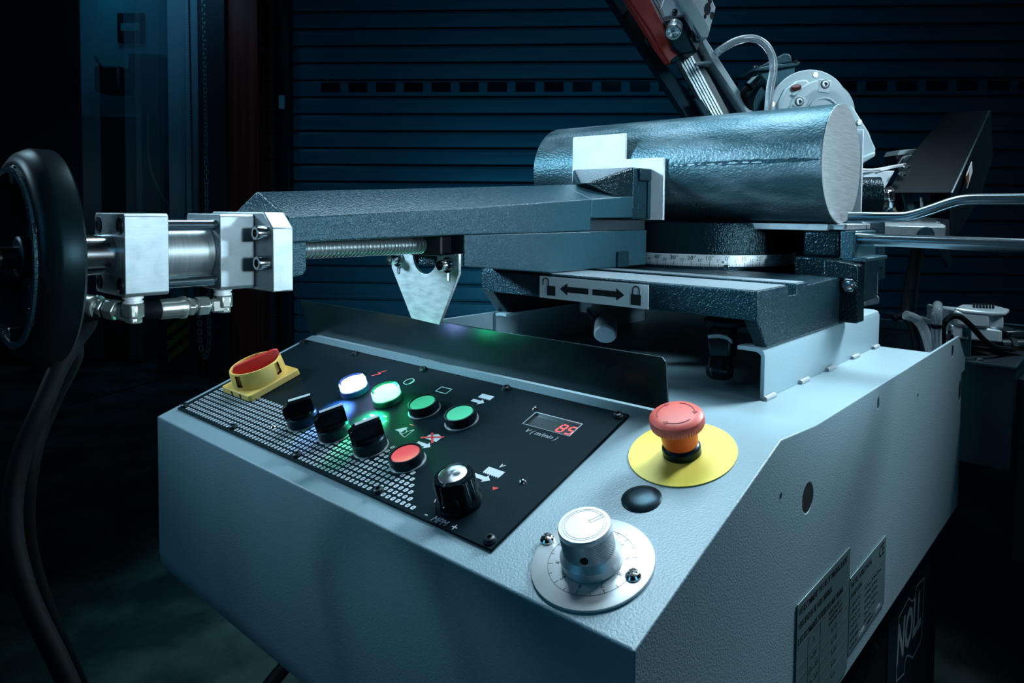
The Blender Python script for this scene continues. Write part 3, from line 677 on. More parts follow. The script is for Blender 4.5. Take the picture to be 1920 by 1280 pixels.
# display
x0, v0, x1, v1 = win
o = MB(PF); dz = .0005
o.box((x0-.0002, v0-.0002, dz-.0002), (x1+.0002, v1+.0002, dz)); ds = o.build('speed_display', 'lcd', cp, smooth=False, label='recessed window showing the red figures 85')
o = MB(PF); t_ = .0008
o.box((x0, v1-t_, dz), (x1, v1, PH+.0002)); o.box((x0, v0, dz), (x0+t_, v1, PH+.0002)); o.box((x1-t_, v0, dz), (x1, v1, PH+.0002)); o.box((x0, v0, dz), (x1, v0+t_*.5, PH+.0002)); o.build('window_frame', 'silver', ds, smooth=False)
o = MB(at(0, 0, dz+.0001)); seg = {'8': 'abcdefg', '5': 'afgcd'}
def digit(ch, x, y, w_, h_):
    P = {'a': ((0, 1), (1, 1)), 'b': ((1, 1), (1, .5)), 'c': ((1, .5), (1, 0)), 'd': ((0, 0), (1, 0)), 'e': ((0, 0), (0, .5)), 'f': ((0, .5), (0, 1)), 'g': ((0, .5), (1, .5))}
    for s_ in seg[ch]:
        (a, c), (e, f) = P[s_]; sl = .15*h_
        q0 = Vector((x+a*w_+c*sl, y+c*h_)); q1 = Vector((x+e*w_+f*sl, y+f*h_)); dd = (q1-q0).normalized()*.0006
        line2d(o, *(q0+dd), *(q1-dd), .0014)
digit('8', x1-.0195, v0+.0046, .0060, .0105); digit('5', x1-.0098, v0+.0046, .0060, .0105)
o.build('red_digits', 'led', ds, smooth=False)

# ------------------------------------------------------------------ emergency stop, plug, dial
es = thing('emergency_stop', S(-.0605, .1715, 0), 'red mushroom emergency stop button on a round yellow label', 'emergency stop')
EM = at(-.0605, .1715, .0003)
o = MB(EM); o.lathe([(.0415, 0), (.0415, .0006)], n=64); o.build('yellow_label', 'ydisc', es)
o = MB(EM); o.lathe([(.0148, .0006), (.0148, .006), (.0138, .0075), (.0128, .008), (.0128, .0135), (.0125, .014)], n=40); o.build('black_collar', 'black', es)
EM = EM @ Matrix.Translation((0, 0, -.0035)); o = MB(EM); o.lathe([(.0128, .012), (.0136, .0135), (.0146, .026), (.0165, .029)], n=48); o.build('button_stem', 'orange', es)
o = MB(EM); rib = lambda t, r, h: 1+(.012*math.cos(60*t) if .0275 < h < .0325 and r > .019 else 0)
o.lathe([(.0160, .0275), (.0195, .028), (.0203, .0295), (.0206, .0318), (.0208, .034), (.0203, .0362), (.0185, .0378), (.014, .0388), (.007, .0392), (.0003, .0393)], n=180, fn=rib); hc = o.build('mushroom_head', mat('coral_red_plastic', (.78, .13, .1), .42), es)
o = MB(EM)
for k in range(3):
    a0 = math.radians(30+120*k); n = 9
    for i in range(n):
        c0, c1 = a0+math.radians(75)*i/n, a0+math.radians(75)*(i+1)/n; r = .0142
        o.prism([((r-.0004)*math.cos(c0), (r-.0004)*math.sin(c0), .0387), ((r+.0004)*math.cos(c0), (r+.0004)*math.sin(c0), .0386), ((r+.0004)*math.cos(c1), (r+.0004)*math.sin(c1), .0386), ((r-.0004)*math.cos(c1), (r-.0004)*math.sin(c1), .0387)], (0, 0, .0004))
    c1 = a0; r = .0142
    o.prism([((r-.002)*math.cos(c1), (r-.002)*math.sin(c1), .0387), ((r+.002)*math.cos(c1), (r+.002)*math.sin(c1), .0385), (r*math.cos(c1-.22), r*math.sin(c1-.22), .0387)], (0, 0, .0004))
o.build('turn_arrows', mat('dark_red_print', (.32, .02, .015), .5), hc, smooth=False)
o = MB(at(-.0615, .1115, 0)); o.lathe([(.0146, 0), (.0146, .0006), (.0125, .0018), (.008, .0028), (.0003, .0032)], n=48)
_tag(o.build('blanking_plug', 'black'), 'domed black plastic hole plug between the dial and the emergency stop', 'plug')
dl = thing('rotary_dial', S(-.058, .0435, 0), 'silver knurled rotary dial on a round aluminium scale plate numbered 1 to 10', 'dial')
DM = at(-.058, .0435, .0002)
o = MB(DM); o.lathe([(.0402, 0), (.0402, .0018), (.0398, .002)], n=80); sp = o.build('scale_plate', 'aludisc', dl)
o = MB(DM @ Matrix.Translation((0, 0, .00202)))
o.ring(.0292, .0289, 0, .0001, n=72)
for k in range(20):
    a = math.radians(68-18*k); r0, r1 = .0255 if k % 2 == 0 else .0268, .0292
    line2d(o, r0*math.cos(a), r0*math.sin(a), r1*math.cos(a), r1*math.sin(a), .00035)
o.build('scale_marks', 'ink', sp, smooth=False)
texts([(str(10-k), .0052, .0222*math.cos(math.radians(68-36*k)), .0222*math.sin(math.radians(68-36*k)), math.radians(68-36*k-90)) for k in range(10)], 'scale_numbers', 'ink', sp, DM @ Matrix.Translation((0, 0, .00202)))
o = MB(DM); o.lathe([(.0178, .0021), (.0178, .003), (.0200, .0031), (.0200, .0085), (.0172, .0118), (.0165, .0128)], n=64); sk2 = o.build('dial_skirt', 'alu', dl)
o = MB(DM)
nk = 132; rings = []
hs_ = [.0125 + i*.0010 for i in range(15)]
rings.append([(.0158*math.cos(2*PI*i/nk), .0158*math.sin(2*PI*i/nk), .0122) for i in range(nk)])
for j, h in enumerate(hs_):
    rings.append([((.0167+(.0005 if (i+j) % 2 == 0 else -.0003))*math.cos(2*PI*i/nk), (.0167+(.0005 if (i+j) % 2 == 0 else -.0003))*math.sin(2*PI*i/nk), h) for i in range(nk)])
o.loops(rings, cap=False); kg = o.build('knurled_grip', 'alu', dl, smooth=False)
o = MB(DM); o.lathe([(.0166, .0262), (.0173, .0270), (.0173, .0296), (.0167, .0304), (.0003, .0304)], n=72); tc = o.build('knob_top', 'alu', dl)
o = MB(DM @ Matrix.Translation((0, 0, 0.03042))); o.ring(.0143, .0141, 0, .0001, n=60)
ta = math.radians(62)
for s_ in (-.0012, .0012):
    nx, ny = -math.sin(ta)*s_, math.cos(ta)*s_; line2d(o, nx+.004*math.cos(ta), ny+.004*math.sin(ta), nx+.0142*math.cos(ta), ny+.0142*math.sin(ta), .00025)
line2d(o, .004*math.cos(ta)+math.sin(ta)*.0012, .004*math.sin(ta)-math.cos(ta)*.0012, .004*math.cos(ta)-math.sin(ta)*.0012, .004*math.sin(ta)+math.cos(ta)*.0012, .00025)
o.ring(.0128, .0126, 0, .0001, n=60); o.build('engraved_pointer', 'ink', tc, smooth=False)
o = MB(DM); a = math.radians(-62); q0 = Vector((math.cos(a)*.016, math.sin(a)*.0163, .0172)); o.cyl(q0, q0+Vector((math.cos(a)*.0015, math.sin(a)*.0015, 0)), .0024, 16); o.build('grub_screw', 'ink', kg)
for x, v in ((-.0965, .0455), (-.0275, .0445)):
    o = MB(at(x, v, .0022)); o.lathe([(.0052, 0), (.005, .0012), (.0038, .0026), (.0015, .0033), (.0003, .0034)], n=24); sc_ = o.build('cross_screw', 'chrome', dl)
    o = MB(at(x, v, .0022) @ Matrix.Rotation(.5, 4, 'Z')); o.box((-.0032, -.0005, .0029), (.0032, .0005, .0035)); o.box((-.0005, -.0032, .0029), (.0005, .0032, .0035)); o.build('cross_recess', 'ink', sc_)

# ------------------------------------------------------------------ rating plates on the side
def plate(y0, y1, z0, z1, name, label):
    t_ = thing(name, (0, (y0+y1)/2, (z0+z1)/2), label, 'plate')
    o = MB(); o.box((.0003, y0, z0), (.0012, y1, z1)); o.build('foil_sheet', 'sticker', t_, bevel=.0003)
    return t_, frame(Vector((.00125, y0, z1)), Vector((0, 1, 0)), Vector((0, 0, 1)), Vector((1, 0, 0)))
p1, F1 = plate(.2445, .3815, .715, .835, 'blade_chart_plate', 'large printed foil plate with a blade teeth chart on the cabinet side')
W1 = .137
texts([('WE RECOMMEND THE USE OF ORIGINAL BLADES', .0085, .003, -.008, 0, 0, .66, 'LEFT'), ('VERWENDEN SIE NUR ORIGINAL', .0085, .003, -.020, 0, 0, .66, 'LEFT'), ("IL EST RECOMMANDE D'UTILISER DES LAMES ORIGINAL", .0085, .003, -.033, 0, 0, .545, 'LEFT'),
       ('S', .007, .041, -.046), ('TEETH PER INCH', .0045, .078, -.0415, 0, 0, 1, 'LEFT'), ('ZAEHNE PRO ZOLL', .0045, .078, -.0465, 0, 0, 1, 'LEFT'), ('DENTS PAR POUCE', .0045, .078, -.0515, 0, 0, 1, 'LEFT'),
       ('< 2.0', .0065, .041, -.060), ('2.0 ~ 3.5', .0065, .041, -.071), ('3.0 ~ 5.0', .0065, .041, -.082), ('5.0', .0065, .041, -.093), ('8 / 12', .0065, .095, -.060), ('6 / 10', .0065, .095, -.071), ('5 / 8', .0065, .095, -.082), ('4 / 6', .0065, .095, -.093), ('4 / 6', .0065, .095, -.104)], 'printed_text', 'ink', p1, F1, bold=.02)
o = MB(F1)
for y in (-.038, -.0545, -.0655, -.0765, -.0875, -.0985): line2d(o, .003, y, W1-.003, y, .0004)
for x in (.027, .057): line2d(o, x, -.038, x, -.118, .0004)
o.ring(.008, .004, 0, .0001, (.0145, -.082, 0)); o.build('printed_table', 'ink', p1, smooth=False)
p2, F2 = plate(.384, .5095, .7268, .803, 'rating_plate', 'smaller foil rating plate with a CE mark next to the blade chart')
texts([('METAL HORIZONTAL', .0085, .004, -.0085, 0, 0, .82, 'LEFT'), ('BAND SAW', .0085, .004, -.0195, 0, 0, .82, 'LEFT'), ('C\u20ac'.replace('\u20ac', 'E'), .0185, .108, -.011, 0, 0, .9)]
      + [(s, .0048, .004, -.030-.0068*i, 0, 0, 1, 'LEFT') for i, s in enumerate(('CAPACITY 90\u00b0', 'CAPACITY 45\u00b0', 'CAPACITY 60\u00b0', 'CAPACITY -45\u00b0', 'BLADE SIZE', 'BLADE SPEED', 'MODEL NO'))]
      + [(s, .0048, .050, -.030-.0068*i, 0, 0, 1, 'LEFT') for i, s in enumerate(('\u25cf 250 mm  \u25a0 300 x 220 mm', '\u25cf 200 mm  \u25a0 200 mm', '\u25cf 150 mm  \u25a0 150 mm', '\u25cf 160 mm  \u25a0 160 mm', '2765 x 27 x 0.9 mm', '20-85 m/min'))]
      + [('SERIAL NO', .0048, .06, -.0705, 0, 0, 1, 'LEFT')], 'printed_text', 'ink', p2, F2, bold=.02)
o = MB(F2); line2d(o, .003, -.0245, .1225, -.0245, .0004); o.build('printed_rule', 'ink', p2, smooth=False)
texts([('230400K', .006, .032, -.0705, 0, 0, .9, 'LEFT'), ('120468A', .006, .09, -.0705, 0, 0, .9, 'LEFT')], 'stamped_numbers', 'white', p2, F2)

# ------------------------------------------------------------------ saw table casting
tb = thing('saw_table', (-.25, .45, 1.0217), 'heavy black cast iron saw table with ground top and padlock label', 'table')
YB = on(1576, 550, 0, -.068).y
xa, xb = -.430, -.0684
b = MB(); prof = [(.316, 1.0505), (.316, 1.0775), (.3175, 1.079), (.3935, 1.079), (.3935, 1.068), (.4165, 1.068), (.4165, 1.079), (.445, 1.079), (.448, 1.0755), (YB, 1.0775), (YB, 1.0505)]
b.prism([(xa, y, z) for y, z in prof], (xb-xa, 0, 0)); b.build('table_slab', 'cast', tb, bevel=.0016, seg=3)
for x0, x1 in ((xa, xa+.02), (xb-.014, xb-.0002)):
    b = MB(); b.prism([(x0, .3165, 1.052), (x0, .3445, 1.0217), (x0, YB, 1.0217), (x0, YB, 1.052)], (x1-x0, 0, 0)); b.build('side_cheek', 'cast', tb, bevel=.0015)
b = MB(); b.box((xa+.003, .3185, 1.0791), (xb-.003, .3925, 1.0795)); b.build('ground_strip', 'bed', tb, smooth=False)
b = MB(); b.box((xa+.003, .4175, 1.0791), (xb-.003, .444, 1.0797)); b.build('ground_strip', 'bed', tb, smooth=False)
lb = MB(); lb.box((-.3325, .3152, 1.0505), (-.1847, .3162, 1.0762)); lbo = lb.build('padlock_label', 'label', tb, smooth=False, label='silver label with open and closed padlocks and two arrows')
LM = frame(Vector((-.3325, .3150, 1.0505)), XV, UP, Vector((0, -1, 0)))
b = MB(LM)
def lock(x, y, open_):
    w_, h_ = .0125, .0115
    poly2d(b, [(x, y), (x+w_, y), (x+w_, y+h_), (x, y+h_)])
    cx = x+w_/2 - (.0085 if open_ else 0); cy = y+h_+.0045; n = 12; r = .004; t_ = .0007
    A = [PI*i/n for i in range(n+1)]
    for c0, c1 in zip(A, A[1:]): poly2d(b, [((r-t_)*math.cos(c0)+cx, (r-t_)*math.sin(c0)+cy), ((r+t_)*math.cos(c0)+cx, (r+t_)*math.sin(c0)+cy), ((r+t_)*math.cos(c1)+cx, (r+t_)*math.sin(c1)+cy), ((r-t_)*math.cos(c1)+cx, (r-t_)*math.sin(c1)+cy)])
    line2d(b, cx+r, y+h_-.001, cx+r, cy, .0014); line2d(b, cx-r, y+h_-(.001 if not open_ else -.0), cx-r, cy, .0014)
lock(.0115, .0035, True); lock(.1265, .0030, False)
def larrow(x0, x1, y, w_=.0066):
    s_ = 1 if x1 > x0 else -1
    xh = x1-s_*.0105
    pts = [(x0, y-w_/2), (xh, y-w_/2), (xh, y-w_*1.05), (x1, y), (xh, y+w_*1.05), (xh, y+w_/2), (x0, y+w_/2)]
    poly2d(b, pts if s_ > 0 else pts[::-1])
larrow(.071, .031, .0125); larrow(.0765, .1185, .0125)
b.build('padlock_print', 'ink', lbo, smooth=False)
# lever and clamp handle below the table
lv = thing('clamp_lever', (-.30, .40, 1.03), 'round ended steel clamping lever hanging below the padlock label', 'lever')
b = MB(); p = on(1106, 575, 1, .40); b.cyl(p-UP*.006, p+UP*.022, .013, 24); b.build('boss', 'steel', lv, bevel=.001)
b = MB(); k = on(1135, 622, 1, .365); b.tube([on(1104, 578, 1, .395), on(1112, 590, 1, .385), on(1124, 608, 1, .37)], .0055, 14); b.build('lever_rod', 'chrome', lv)
b = MB(); ax = (on(1124, 605, 1, .385)-k).normalized(); ax = Vector((-.45, .75, .48)).normalized(); b.lathe([(.0005, -.002), (.0115, -.002), (.0135, .0), (.0135, .02), (.011, .024), (.006, .026)], k-ax*.004, ax, 32); b.build('knob', 'steel', lv)
ch_ = thing('folding_clamp', (-.125, .37, 1.05), 'black folding clamp handle with glossy rounded tip hanging under the table corner', 'clamp')
def q_(u, v, y=.36): return on(u, v, 1, y)
b = MB(); b.lathe([(.026, 0), (.026, .004), (.02, .008)], Vector((q_(1355, 610).x, .375, 1.036)), UP, 24); b.build('pivot_boss', 'dark', ch_)
b = MB(); b.prism([q_(1328, 612), q_(1371, 614), q_(1371, 640), q_(1368, 672), q_(1330, 672), q_(1325, 640)], (0, .018, 0)); b.build('arm', 'gloss', ch_, bevel=.003)
b = MB(); b.prism([q_(1326, 627, .3585), q_(1346, 625, .3585), q_(1362, 628, .3585), q_(1372, 636, .3585), q_(1372, 645, .3585), q_(1362, 637, .3585), q_(1346, 634, .3585), q_(1327, 635, .3585)], (0, .004, 0)); b.build('worn_collar', 'steel', ch_, bevel=.0008)
b = MB(); c_ = q_(1349, 692, .368); 
b.loops([[c_+Vector((math.cos(2*PI*i/28)*rx, math.sin(2*PI*i/28)*rx*.75, z)) for i in range(28)] for rx, z in ((.004, -.0105), (.0105, -.0098), (.0142, -.0065), (.0152, -.0015), (.0148, .003), (.0135, .0075), (.0125, .014))]); b.build('rounded_tip', 'gloss', ch_)
bc = MB(); p = on(1005, 618, 1, .62); bc.cyl(p-UP*.03, p+UP*.008, .019, 28)
_tag(bc.build('round_post', 'steel', bevel=.002), 'short blurred steel post in the dark space under the table', 'post')

# ------------------------------------------------------------------ vise
XA, ZA = -.367, 1.117                 # axis of screw, cylinder and wheel
vs = thing('machine_vise', (XA, .35, 1.079), 'long slate grey cast vise arm with a bright jaw face clamping the bar', 'vise')
b = MB(); prof = [(.1757, 1.0945), (.316, 1.0805), (.530, 1.0798), (.530, 1.1284), (.1757, 1.1272)]
b.prism([(-.416, y, z) for y, z in prof], (.098, 0, 0)); lo = b.build('guide_block', 'vise', vs, bevel=.0012)
b = MB(); pp = on(1155, 501, 0, -.3177); b.box((-.318, pp.y, 1.0799), (-.3145, pp.y+.026, 1.1005)); b.build('stop_block', 'cast', vs, bevel=.0006)
def ringy(y, zb, zl, zp, hw=.049): return [(XA+hw, y, zb), (XA+hw, y, zl), (XA+.003, y, zp), (XA-.003, y, zp), (XA-hw, y, zl), (XA-hw, y, zb)]
b = MB(); b.loops([ringy(-.0228, 1.1242, 1.1447, 1.1662), ringy(.1757, 1.1272, 1.1547, 1.1758), ringy(.397, 1.1286, 1.1685, 1.187)]); b.build('arm_casting', 'vise', vs, bevel=.0014, seg=3)
b = MB(); b.loops([ringy(.3971, 1.1446, 1.1685, 1.187), ringy(.4932, 1.1453, 1.1742, 1.192)]); b.build('arm_casting', 'vise', vs, bevel=.0014)
b = MB(); b.box((-.41, .3975, 1.1284), (-.324, .535, 1.1420)); b.build('slide_rail', 'darkm', vs, bevel=.0005)
b = MB(); b.prism([(-.416, -.0228, 1.1245), (-.416, -.0228, 1.0956), (-.416, -.0085, 1.0975), (-.416, -.0058, 1.1017), (-.416, -.0058, 1.1245)], (.098, 0, 0)); b.build('end_leg', 'vise', vs, bevel=.0012)
# jaw head: wedge rib and flanges
b = MB(); 
A_ = [(-.4205, .4935, 1.2135), (-.3185, .4935, 1.2135), (-.3185, .4935, 1.172), (-.4205, .4935, 1.172)]
B_ = [(-.352, .417, 1.1895), (-.34, .417, 1.1895), (-.3182, .455, 1.172), (-.4158, .455, 1.172)]
b.loops([A_, B_]); b.build('jaw_rib', 'castgloss', vs, bevel=.0025, seg=3)
b = MB(); b.box((-.4205, .4935, 1.143), (-.3185, .507, 1.2135)); b.box((-.4205, .507, 1.1432), (-.3185, .5305, 1.196)); b.build('jaw_back', 'cast', vs, bevel=.002)
b = MB(); b.box((-.4205, .5305, 1.1432), (-.3165, .5378, 1.1965)); b.build('jaw_flange', 'cast', vs, bevel=.0015)
b = MB(); b.box((-.4205, .5072, 1.1965), (-.3160, .5378, 1.2134)); b.build('jaw_back', 'cast', vs, bevel=.0015)
b = MB(); prof = rr = [(-.4555, 1.1425), (-.2975, 1.1425), (-.2975, 1.2285), (-.3605, 1.2292), (-.3605, 1.266), (-.4535, 1.2668), (-.4555, 1.265)]
b.prism([(x, .538, z) for x, z in prof], (0, .0046, 0)); b.build('jaw_plate', 'plate', vs, bevel=.0009, label='bright stepped aluminium jaw plate')
# lead screw
b = MB(); nT = 40; pitch = .0044; y0 = -.006; y1 = .16; P_ = []
n = 20; turns = int((y1-y0)/pitch); rings = []
steps = turns*10
for i in range(steps+1):
    y = y0+(y1-y0)*i/steps; rings.append([(XA+(.0078+.0019*math.cos(2*PI*(i/10)-2*PI*j/n))*math.cos(2*PI*j/n), y, ZA-.001+(.0078+.0019*math.cos(2*PI*(i/10)-2*PI*j/n))*math.sin(2*PI*j/n)) for j in range(n)])
b.loops(rings); b.build('lead_screw', mat('screw_steel', (.42, .48, .5), .3, .75), vs, ang=80)
b = MB(); b.box((XA-.02, .16, 1.105), (XA+.03, .178, 1.1255)); b.build('recess_shade', 'bulk', vs, bevel=.001)  # dark block standing in for shade in the recess where the screw enters
b = MB(); b.box((XA-.05, .1665, 1.0945), (XA+.0485, .1757, 1.1085)); b.build('end_pad', 'cast', vs, bevel=.001)
# V bracket
vb = thing('pointed_bracket', (-.365, .163, 1.09), 'shield shaped zinc plate bolted to the end of the vise guide', 'bracket')
b = MB()
cut = [(-.3632+.0195*math.cos(math.radians(a)), 1.1055+.0205*math.sin(math.radians(a))) for a in range(180, 361, 15)]
out = [(-.4185, 1.0885), (-.3848, 1.036), (-.3405, 1.034), (-.3118, 1.0885), (-.3118, 1.1085)] + [(x, z) for x, z in cut[::-1]] + [(-.4185, 1.1065)]
def slotp(cx, cz): return [(cx+.0026*math.cos(math.radians(a)), cz+.0026*math.sin(math.radians(a))) for a in range(0, 181, 30)] + [(cx+.0026*math.cos(math.radians(a)), cz-.012+.0026*math.sin(math.radians(a))) for a in range(180, 361, 30)]
holed(b, out, [slotp(-.4065, 1.0965), slotp(-.3265, 1.0935)], lambda x, z: (x, .1625, z), (0, .0035, 0)); b.build('bracket_plate', 'bracket', vb, bevel=.0004)
for p in ((-.4065, .1622, 1.0985), (-.3262, .1622, 1.0968)):
    socket_screw('cap_screw', p, (0, -1, 0), .0055, .0125, 'chrome', vb, washer=.0082)

# hydraulic clamping cylinder
hc = thing('hydraulic_cylinder', (XA, -.09, ZA), 'short hydraulic cylinder with square end blocks between handwheel and vise', 'hydraulic cylinder')
b = MB(); oc = [(-.0562, -.031), (-.0562, .018), (-.044, .0322), (.044, .0322), (.058, .0195), (.058, -.031)]
b.prism([(XA+x, -.0415, ZA+z) for x, z in oc], (0, .0182, 0)); b.build('mounting_flange', 'steel', hc, bevel=.001)
def ch_block(y0, y1, name):
    b = MB(); w_ = .030; c = .0022
    b.prism([(XA+x, y0, ZA+.0005+z) for x, z in ((-w_, -w_+c), (-w_+c, -w_), (w_-c, -w_), (w_, -w_+c), (w_, w_-c), (w_-c, w_), (-w_+c, w_), (-w_, w_-c))], (0, y1-y0, 0)); return b.build(name, 'steel', hc, bevel=.0006)
e2 = ch_block(-.0702, -.0418, 'end_block'); e1 = ch_block(-.1395, -.1090, 'end_block')
b = MB(); b.cyl((XA, -.109, ZA), (XA, -.0702, ZA), .0228, 48); b.build('cylinder_barrel', 'tube', hc)
for x, z in ((.0215, .0215), (-.0215, .0215), (.0215, -.0215), (-.0215, -.0215)):
    b = MB(); b.cyl((XA+x, -.109, ZA+z), (XA+x, -.0702, ZA+z), .0044, 20); b.build('tie_rod', 'rod', hc)
    b = MB(); b.ring(.0062, .0056, 0, .0006, (XA+x, -.1395, ZA+z), (0, -1, 0), 24); b.lathe([(.0052, -.001), (.0052, .0008), (.004, .001), (.0026, .001), (.0024, -.0008), (.0002, -.0008)], (XA+x, -.1395, ZA+z), (0, -1, 0), 24); b.build('cap_screw', 'darkm', e1)
for u, v in ((486, 437), (489, 493)):
    p = on(u, v, 1, -.0475); socket_screw('cap_screw', (p.x, -.0418, p.z), (0, -1, 0), .0058, .0095, 'chrome', hc)
b = MB(); b.cyl((XA, -.1395, ZA), (XA, -.172, ZA), .0148, 40); b.build('drive_shaft', 'chrome', hc)

# handwheel
hw = thing('handwheel', (XA, -.19, ZA), 'large black handwheel with a lighter inner ring and hub screw at far left', 'handwheel')
o_ = (XA, -.1755, ZA)
b = MB(); b.lathe([(.063, -.001), (.0715, 0), (.0738, .002), (.074, .0135), (.0732, .0155), (.0705, .0205), (.066, .0235), (.0625, .0242), (.0605, .0238), (.0605, .002)], o_, (0, -1, 0), 96, cap=False); b.build('rim', mat('black_bakelite', (.003, .008, .01), .34, bump=((30, 30, 900), .1, .0003), spec=.22, tint=(.4, .75, .9)), hw)
b = MB(); b.ring(.0615, .0570, .004, .0262, o_, (0, -1, 0), 96); 
b.build('inner_ring', 'vise', hw, label='slate grey inner ring')
for k in range(6):
    b = MB(); a = 2*PI*k/6+.35; c_ = Vector((XA+.056*math.cos(a), -.1755-.018, ZA+.056*math.sin(a))); b.cyl(c_, c_-Vector((0, .0075, 0)), .0068, 20)
    b.build('scalloped_lobe', 'darkm', hw, bevel=.001)
b = MB(); b.lathe([(.0605, .004), (.0605, .010), (.05, .0085), (.022, .009), (.018, .013), (.0005, .013)], o_, (0, -1, 0), 64); b.build('dished_web', 'cast', hw)
b = MB(); b.lathe([(.0145, .006), (.0145, .0205), (.013, .0215), (.0004, .0215)], o_, (0, -1, 0), 40); b.build('hub', 'dark', hw)
b = MB(); b.lathe([(.0075, .0215), (.0075, .033), (.0068, .034), (.004, .034), (.0037, .029), (.0002, .029)], o_, (0, -1, 0), 28); b.build('hub_screw', 'darkm', hw)

# hydraulic hoses
def elbow_hose(name, x, y, zt, ez, dr, path, label, fer):
    h = thing(name, (x, y, zt), label, 'hose', group=None)
    b = MB(); b.lathe([(.0066, 0), (.0066, -.0012), (.0072, -.0014), (.0072, -.0028), (.0062, -.003), (.0062, -.0045), (.007, -.0047), (.007, -.0062), (.006, -.0064)][::-1], (x, y, zt), UP, 28); b.build('threaded_stub', 'label', h)
    dr = Vector(dr).normalized(); side = dr.cross(UP).normalized()
    c_ = Vector((x, y, ez)); b = MB(); r = .0074
    b.loops([[c_+dr*a*1.0+side*w_+UP*z for a, w_ in ((-r*.9, -r*.55), (-r*.5, -r), (r*.5, -r), (r*.9, -r*.55), (r*.9, r*.55), (r*.5, r), (-r*.5, r), (-r*.9, r*.55))] for z in (zt-.0062-ez, -r*.35)])
    b.loops([[c_+dr*a*.8+side*w_*.8+UP*z for a, w_ in ((-r*.9, -r*.55), (-r*.5, -r), (r*.5, -r), (r*.9, -r*.55), (r*.9, r*.55), (r*.5, r), (-r*.5, r), (-r*.9, r*.55))] for z in (-r*.3, -r*.95)])
    b.loops([[c_+dr*a+side*w_+UP*z for w_, z in ((-r*.8, -r*.8), (r*.8, -r*.8), (r*.8, r*.55), (-r*.8, r*.55))] for a in (-r*.4, r*1.45)]); b.build('elbow_body', 'zinc', h, bevel=.0012)
    q0 = c_+dr*r*1.4
    b = MB(); b.cyl(q0, q0+dr*.0025, .0052, 20); b.hexa(q0+dr*.0025, q0+dr*.0115, .0082); b.cyl(q0+dr*.0115, q0+dr*.014, .0055, 20); b.hexa(q0+dr*.014, q0+dr*.0185, .0076); b.build('swivel_nut', 'zinc', h, bevel=.0008)
    b = MB(); b.lathe([(.0055, 0), (.0086, .0015), (.009, .004), (.0082, .0065), (.008, .008), (.008, fer), (.0076, fer+.001), (.006, fer+.001)], q0+dr*.0185, dr, 28); b.build('crimp_ferrule', 'zinc', h)
    b = MB(); s_ = q0+dr*(.0185+fer-.004); b.tube([s_, s_+dr*.01]+path, .0068, 14); b.build('hose_body', 'rubber', h)
elbow_hose('hydraulic_hose', -.362, -.1255, 1.0865, 1.0725, (-.85, -.5, .12), [on(165, 600, 0, -.41), on(140, 640, 0, -.415), on(110, 690, 0, -.41), on(80, 760, 0, -.40), on(38, 860, 0, -.40), on(22, 980, 0, -.39), on(50, 1110, 0, -.37), on(110, 1240, 0, -.35), on(150, 1330, 0, -.34)],
    'hydraulic hose on the elbow below the block nearest the handwheel', .0125)
elbow_hose('hydraulic_hose', -.362, -.0565, 1.0870, 1.0735, (-.03, -1, .0), [Vector((-.375, -.128, 1.0745)), Vector((-.40, -.15, 1.069)), Vector((-.425, -.175, 1.045)), on(140, 655, 0, -.45), on(95, 760, 0, -.5), on(60, 860, 0, -.5), on(50, 1000, 0, -.5), on(90, 1150, 0, -.5), on(170, 1330, 0, -.5)],
    'hydraulic hose on the elbow below the block nearest the vise', .020)
# hoses under the console
for k, (a, c_) in enumerate(((((590, 1200), (545, 1240), (500, 1300))), ((640, 1222), (600, 1252), (560, 1310)))) if False else ():
    pass
for pts, lab in ((((600, 1195), (560, 1222), (505, 1285), (470, 1340)), 'black cable under the front of the console, the left one'), (((660, 1225), (622, 1240), (575, 1290), (540, 1340)), 'black cable under the front of the console, the right one')):
    b = MB(); b.tube([on(u, v, 2, .45) for u, v in pts], .011, 12); _tag(b.build('floor_cable', 'rubber'), lab, 'cable')

# ------------------------------------------------------------------ steel bar
br = thing('steel_bar', (-.31, .6190, 1.1402), 'thick round steel bar with scaly skin and a sawn end face, clamped in the vise', 'steel bar')
b = MB(); RB = .0757; YC = .5428+RB; ZC = 1.1402+RB
b.lathe([(RB-.0006, 0), (RB, .0006), (RB, .4472), (RB-.0004, .448)], (-.5375, YC, ZC), (1, 0, 0), 96); b.build('bar_body', 'bar', br, ang=25)
def skin_patch(b, xa_, xb_, a0, a1, lift, n=14, jit=0.):
    rr_ = random.Random(int(abs(xa_)*1e5)+int(a0*10)); lo, hi = [], []
    for i in range(n+1):
        x = xa_+(xb_-xa_)*i/n; e = math.sin(PI*i/n)**.35
        am = (a0+a1)/2; ha = (a1-a0)/2*e*(1-jit*rr_.random())
        for L_, a in ((lo, am-ha), (hi, am+ha*(1-jit*rr_.random()))): L_.append(Vector((x, YC+(RB+lift)*math.cos(math.radians(a)), ZC+(RB+lift)*math.sin(math.radians(a)))))
    b.loops([[lo[i], hi[i], hi[i]+Vector((0, .0004, 0)), lo[i]+Vector((0, .0004, 0))] for i in range(n+1)])
b = MB(); skin_patch(b, -.292, -.0895, 175.5, 182.5, .00012, 40, .45); b.build('scale_seam', mat('dark_mill_scale', (.008, .02, .026), .4, bump=(300, .5, .001), tint=(.3, .7, .9)), br)
b = MB()
rs = random.Random(4); x = -.285
while x < -.17:
    L_ = .004+rs.random()*.012; skin_patch(b, x, x+L_, 177.5+rs.random(), 179.6+rs.random()*1.6, .00028, 6, .7); x += L_+.001+rs.random()*.006
b.build('bare_metal_specks', mat('bare_metal', (.2, .28, .32), .4, .3, bump=(700, .6, .0008)), br, kind='stuff')
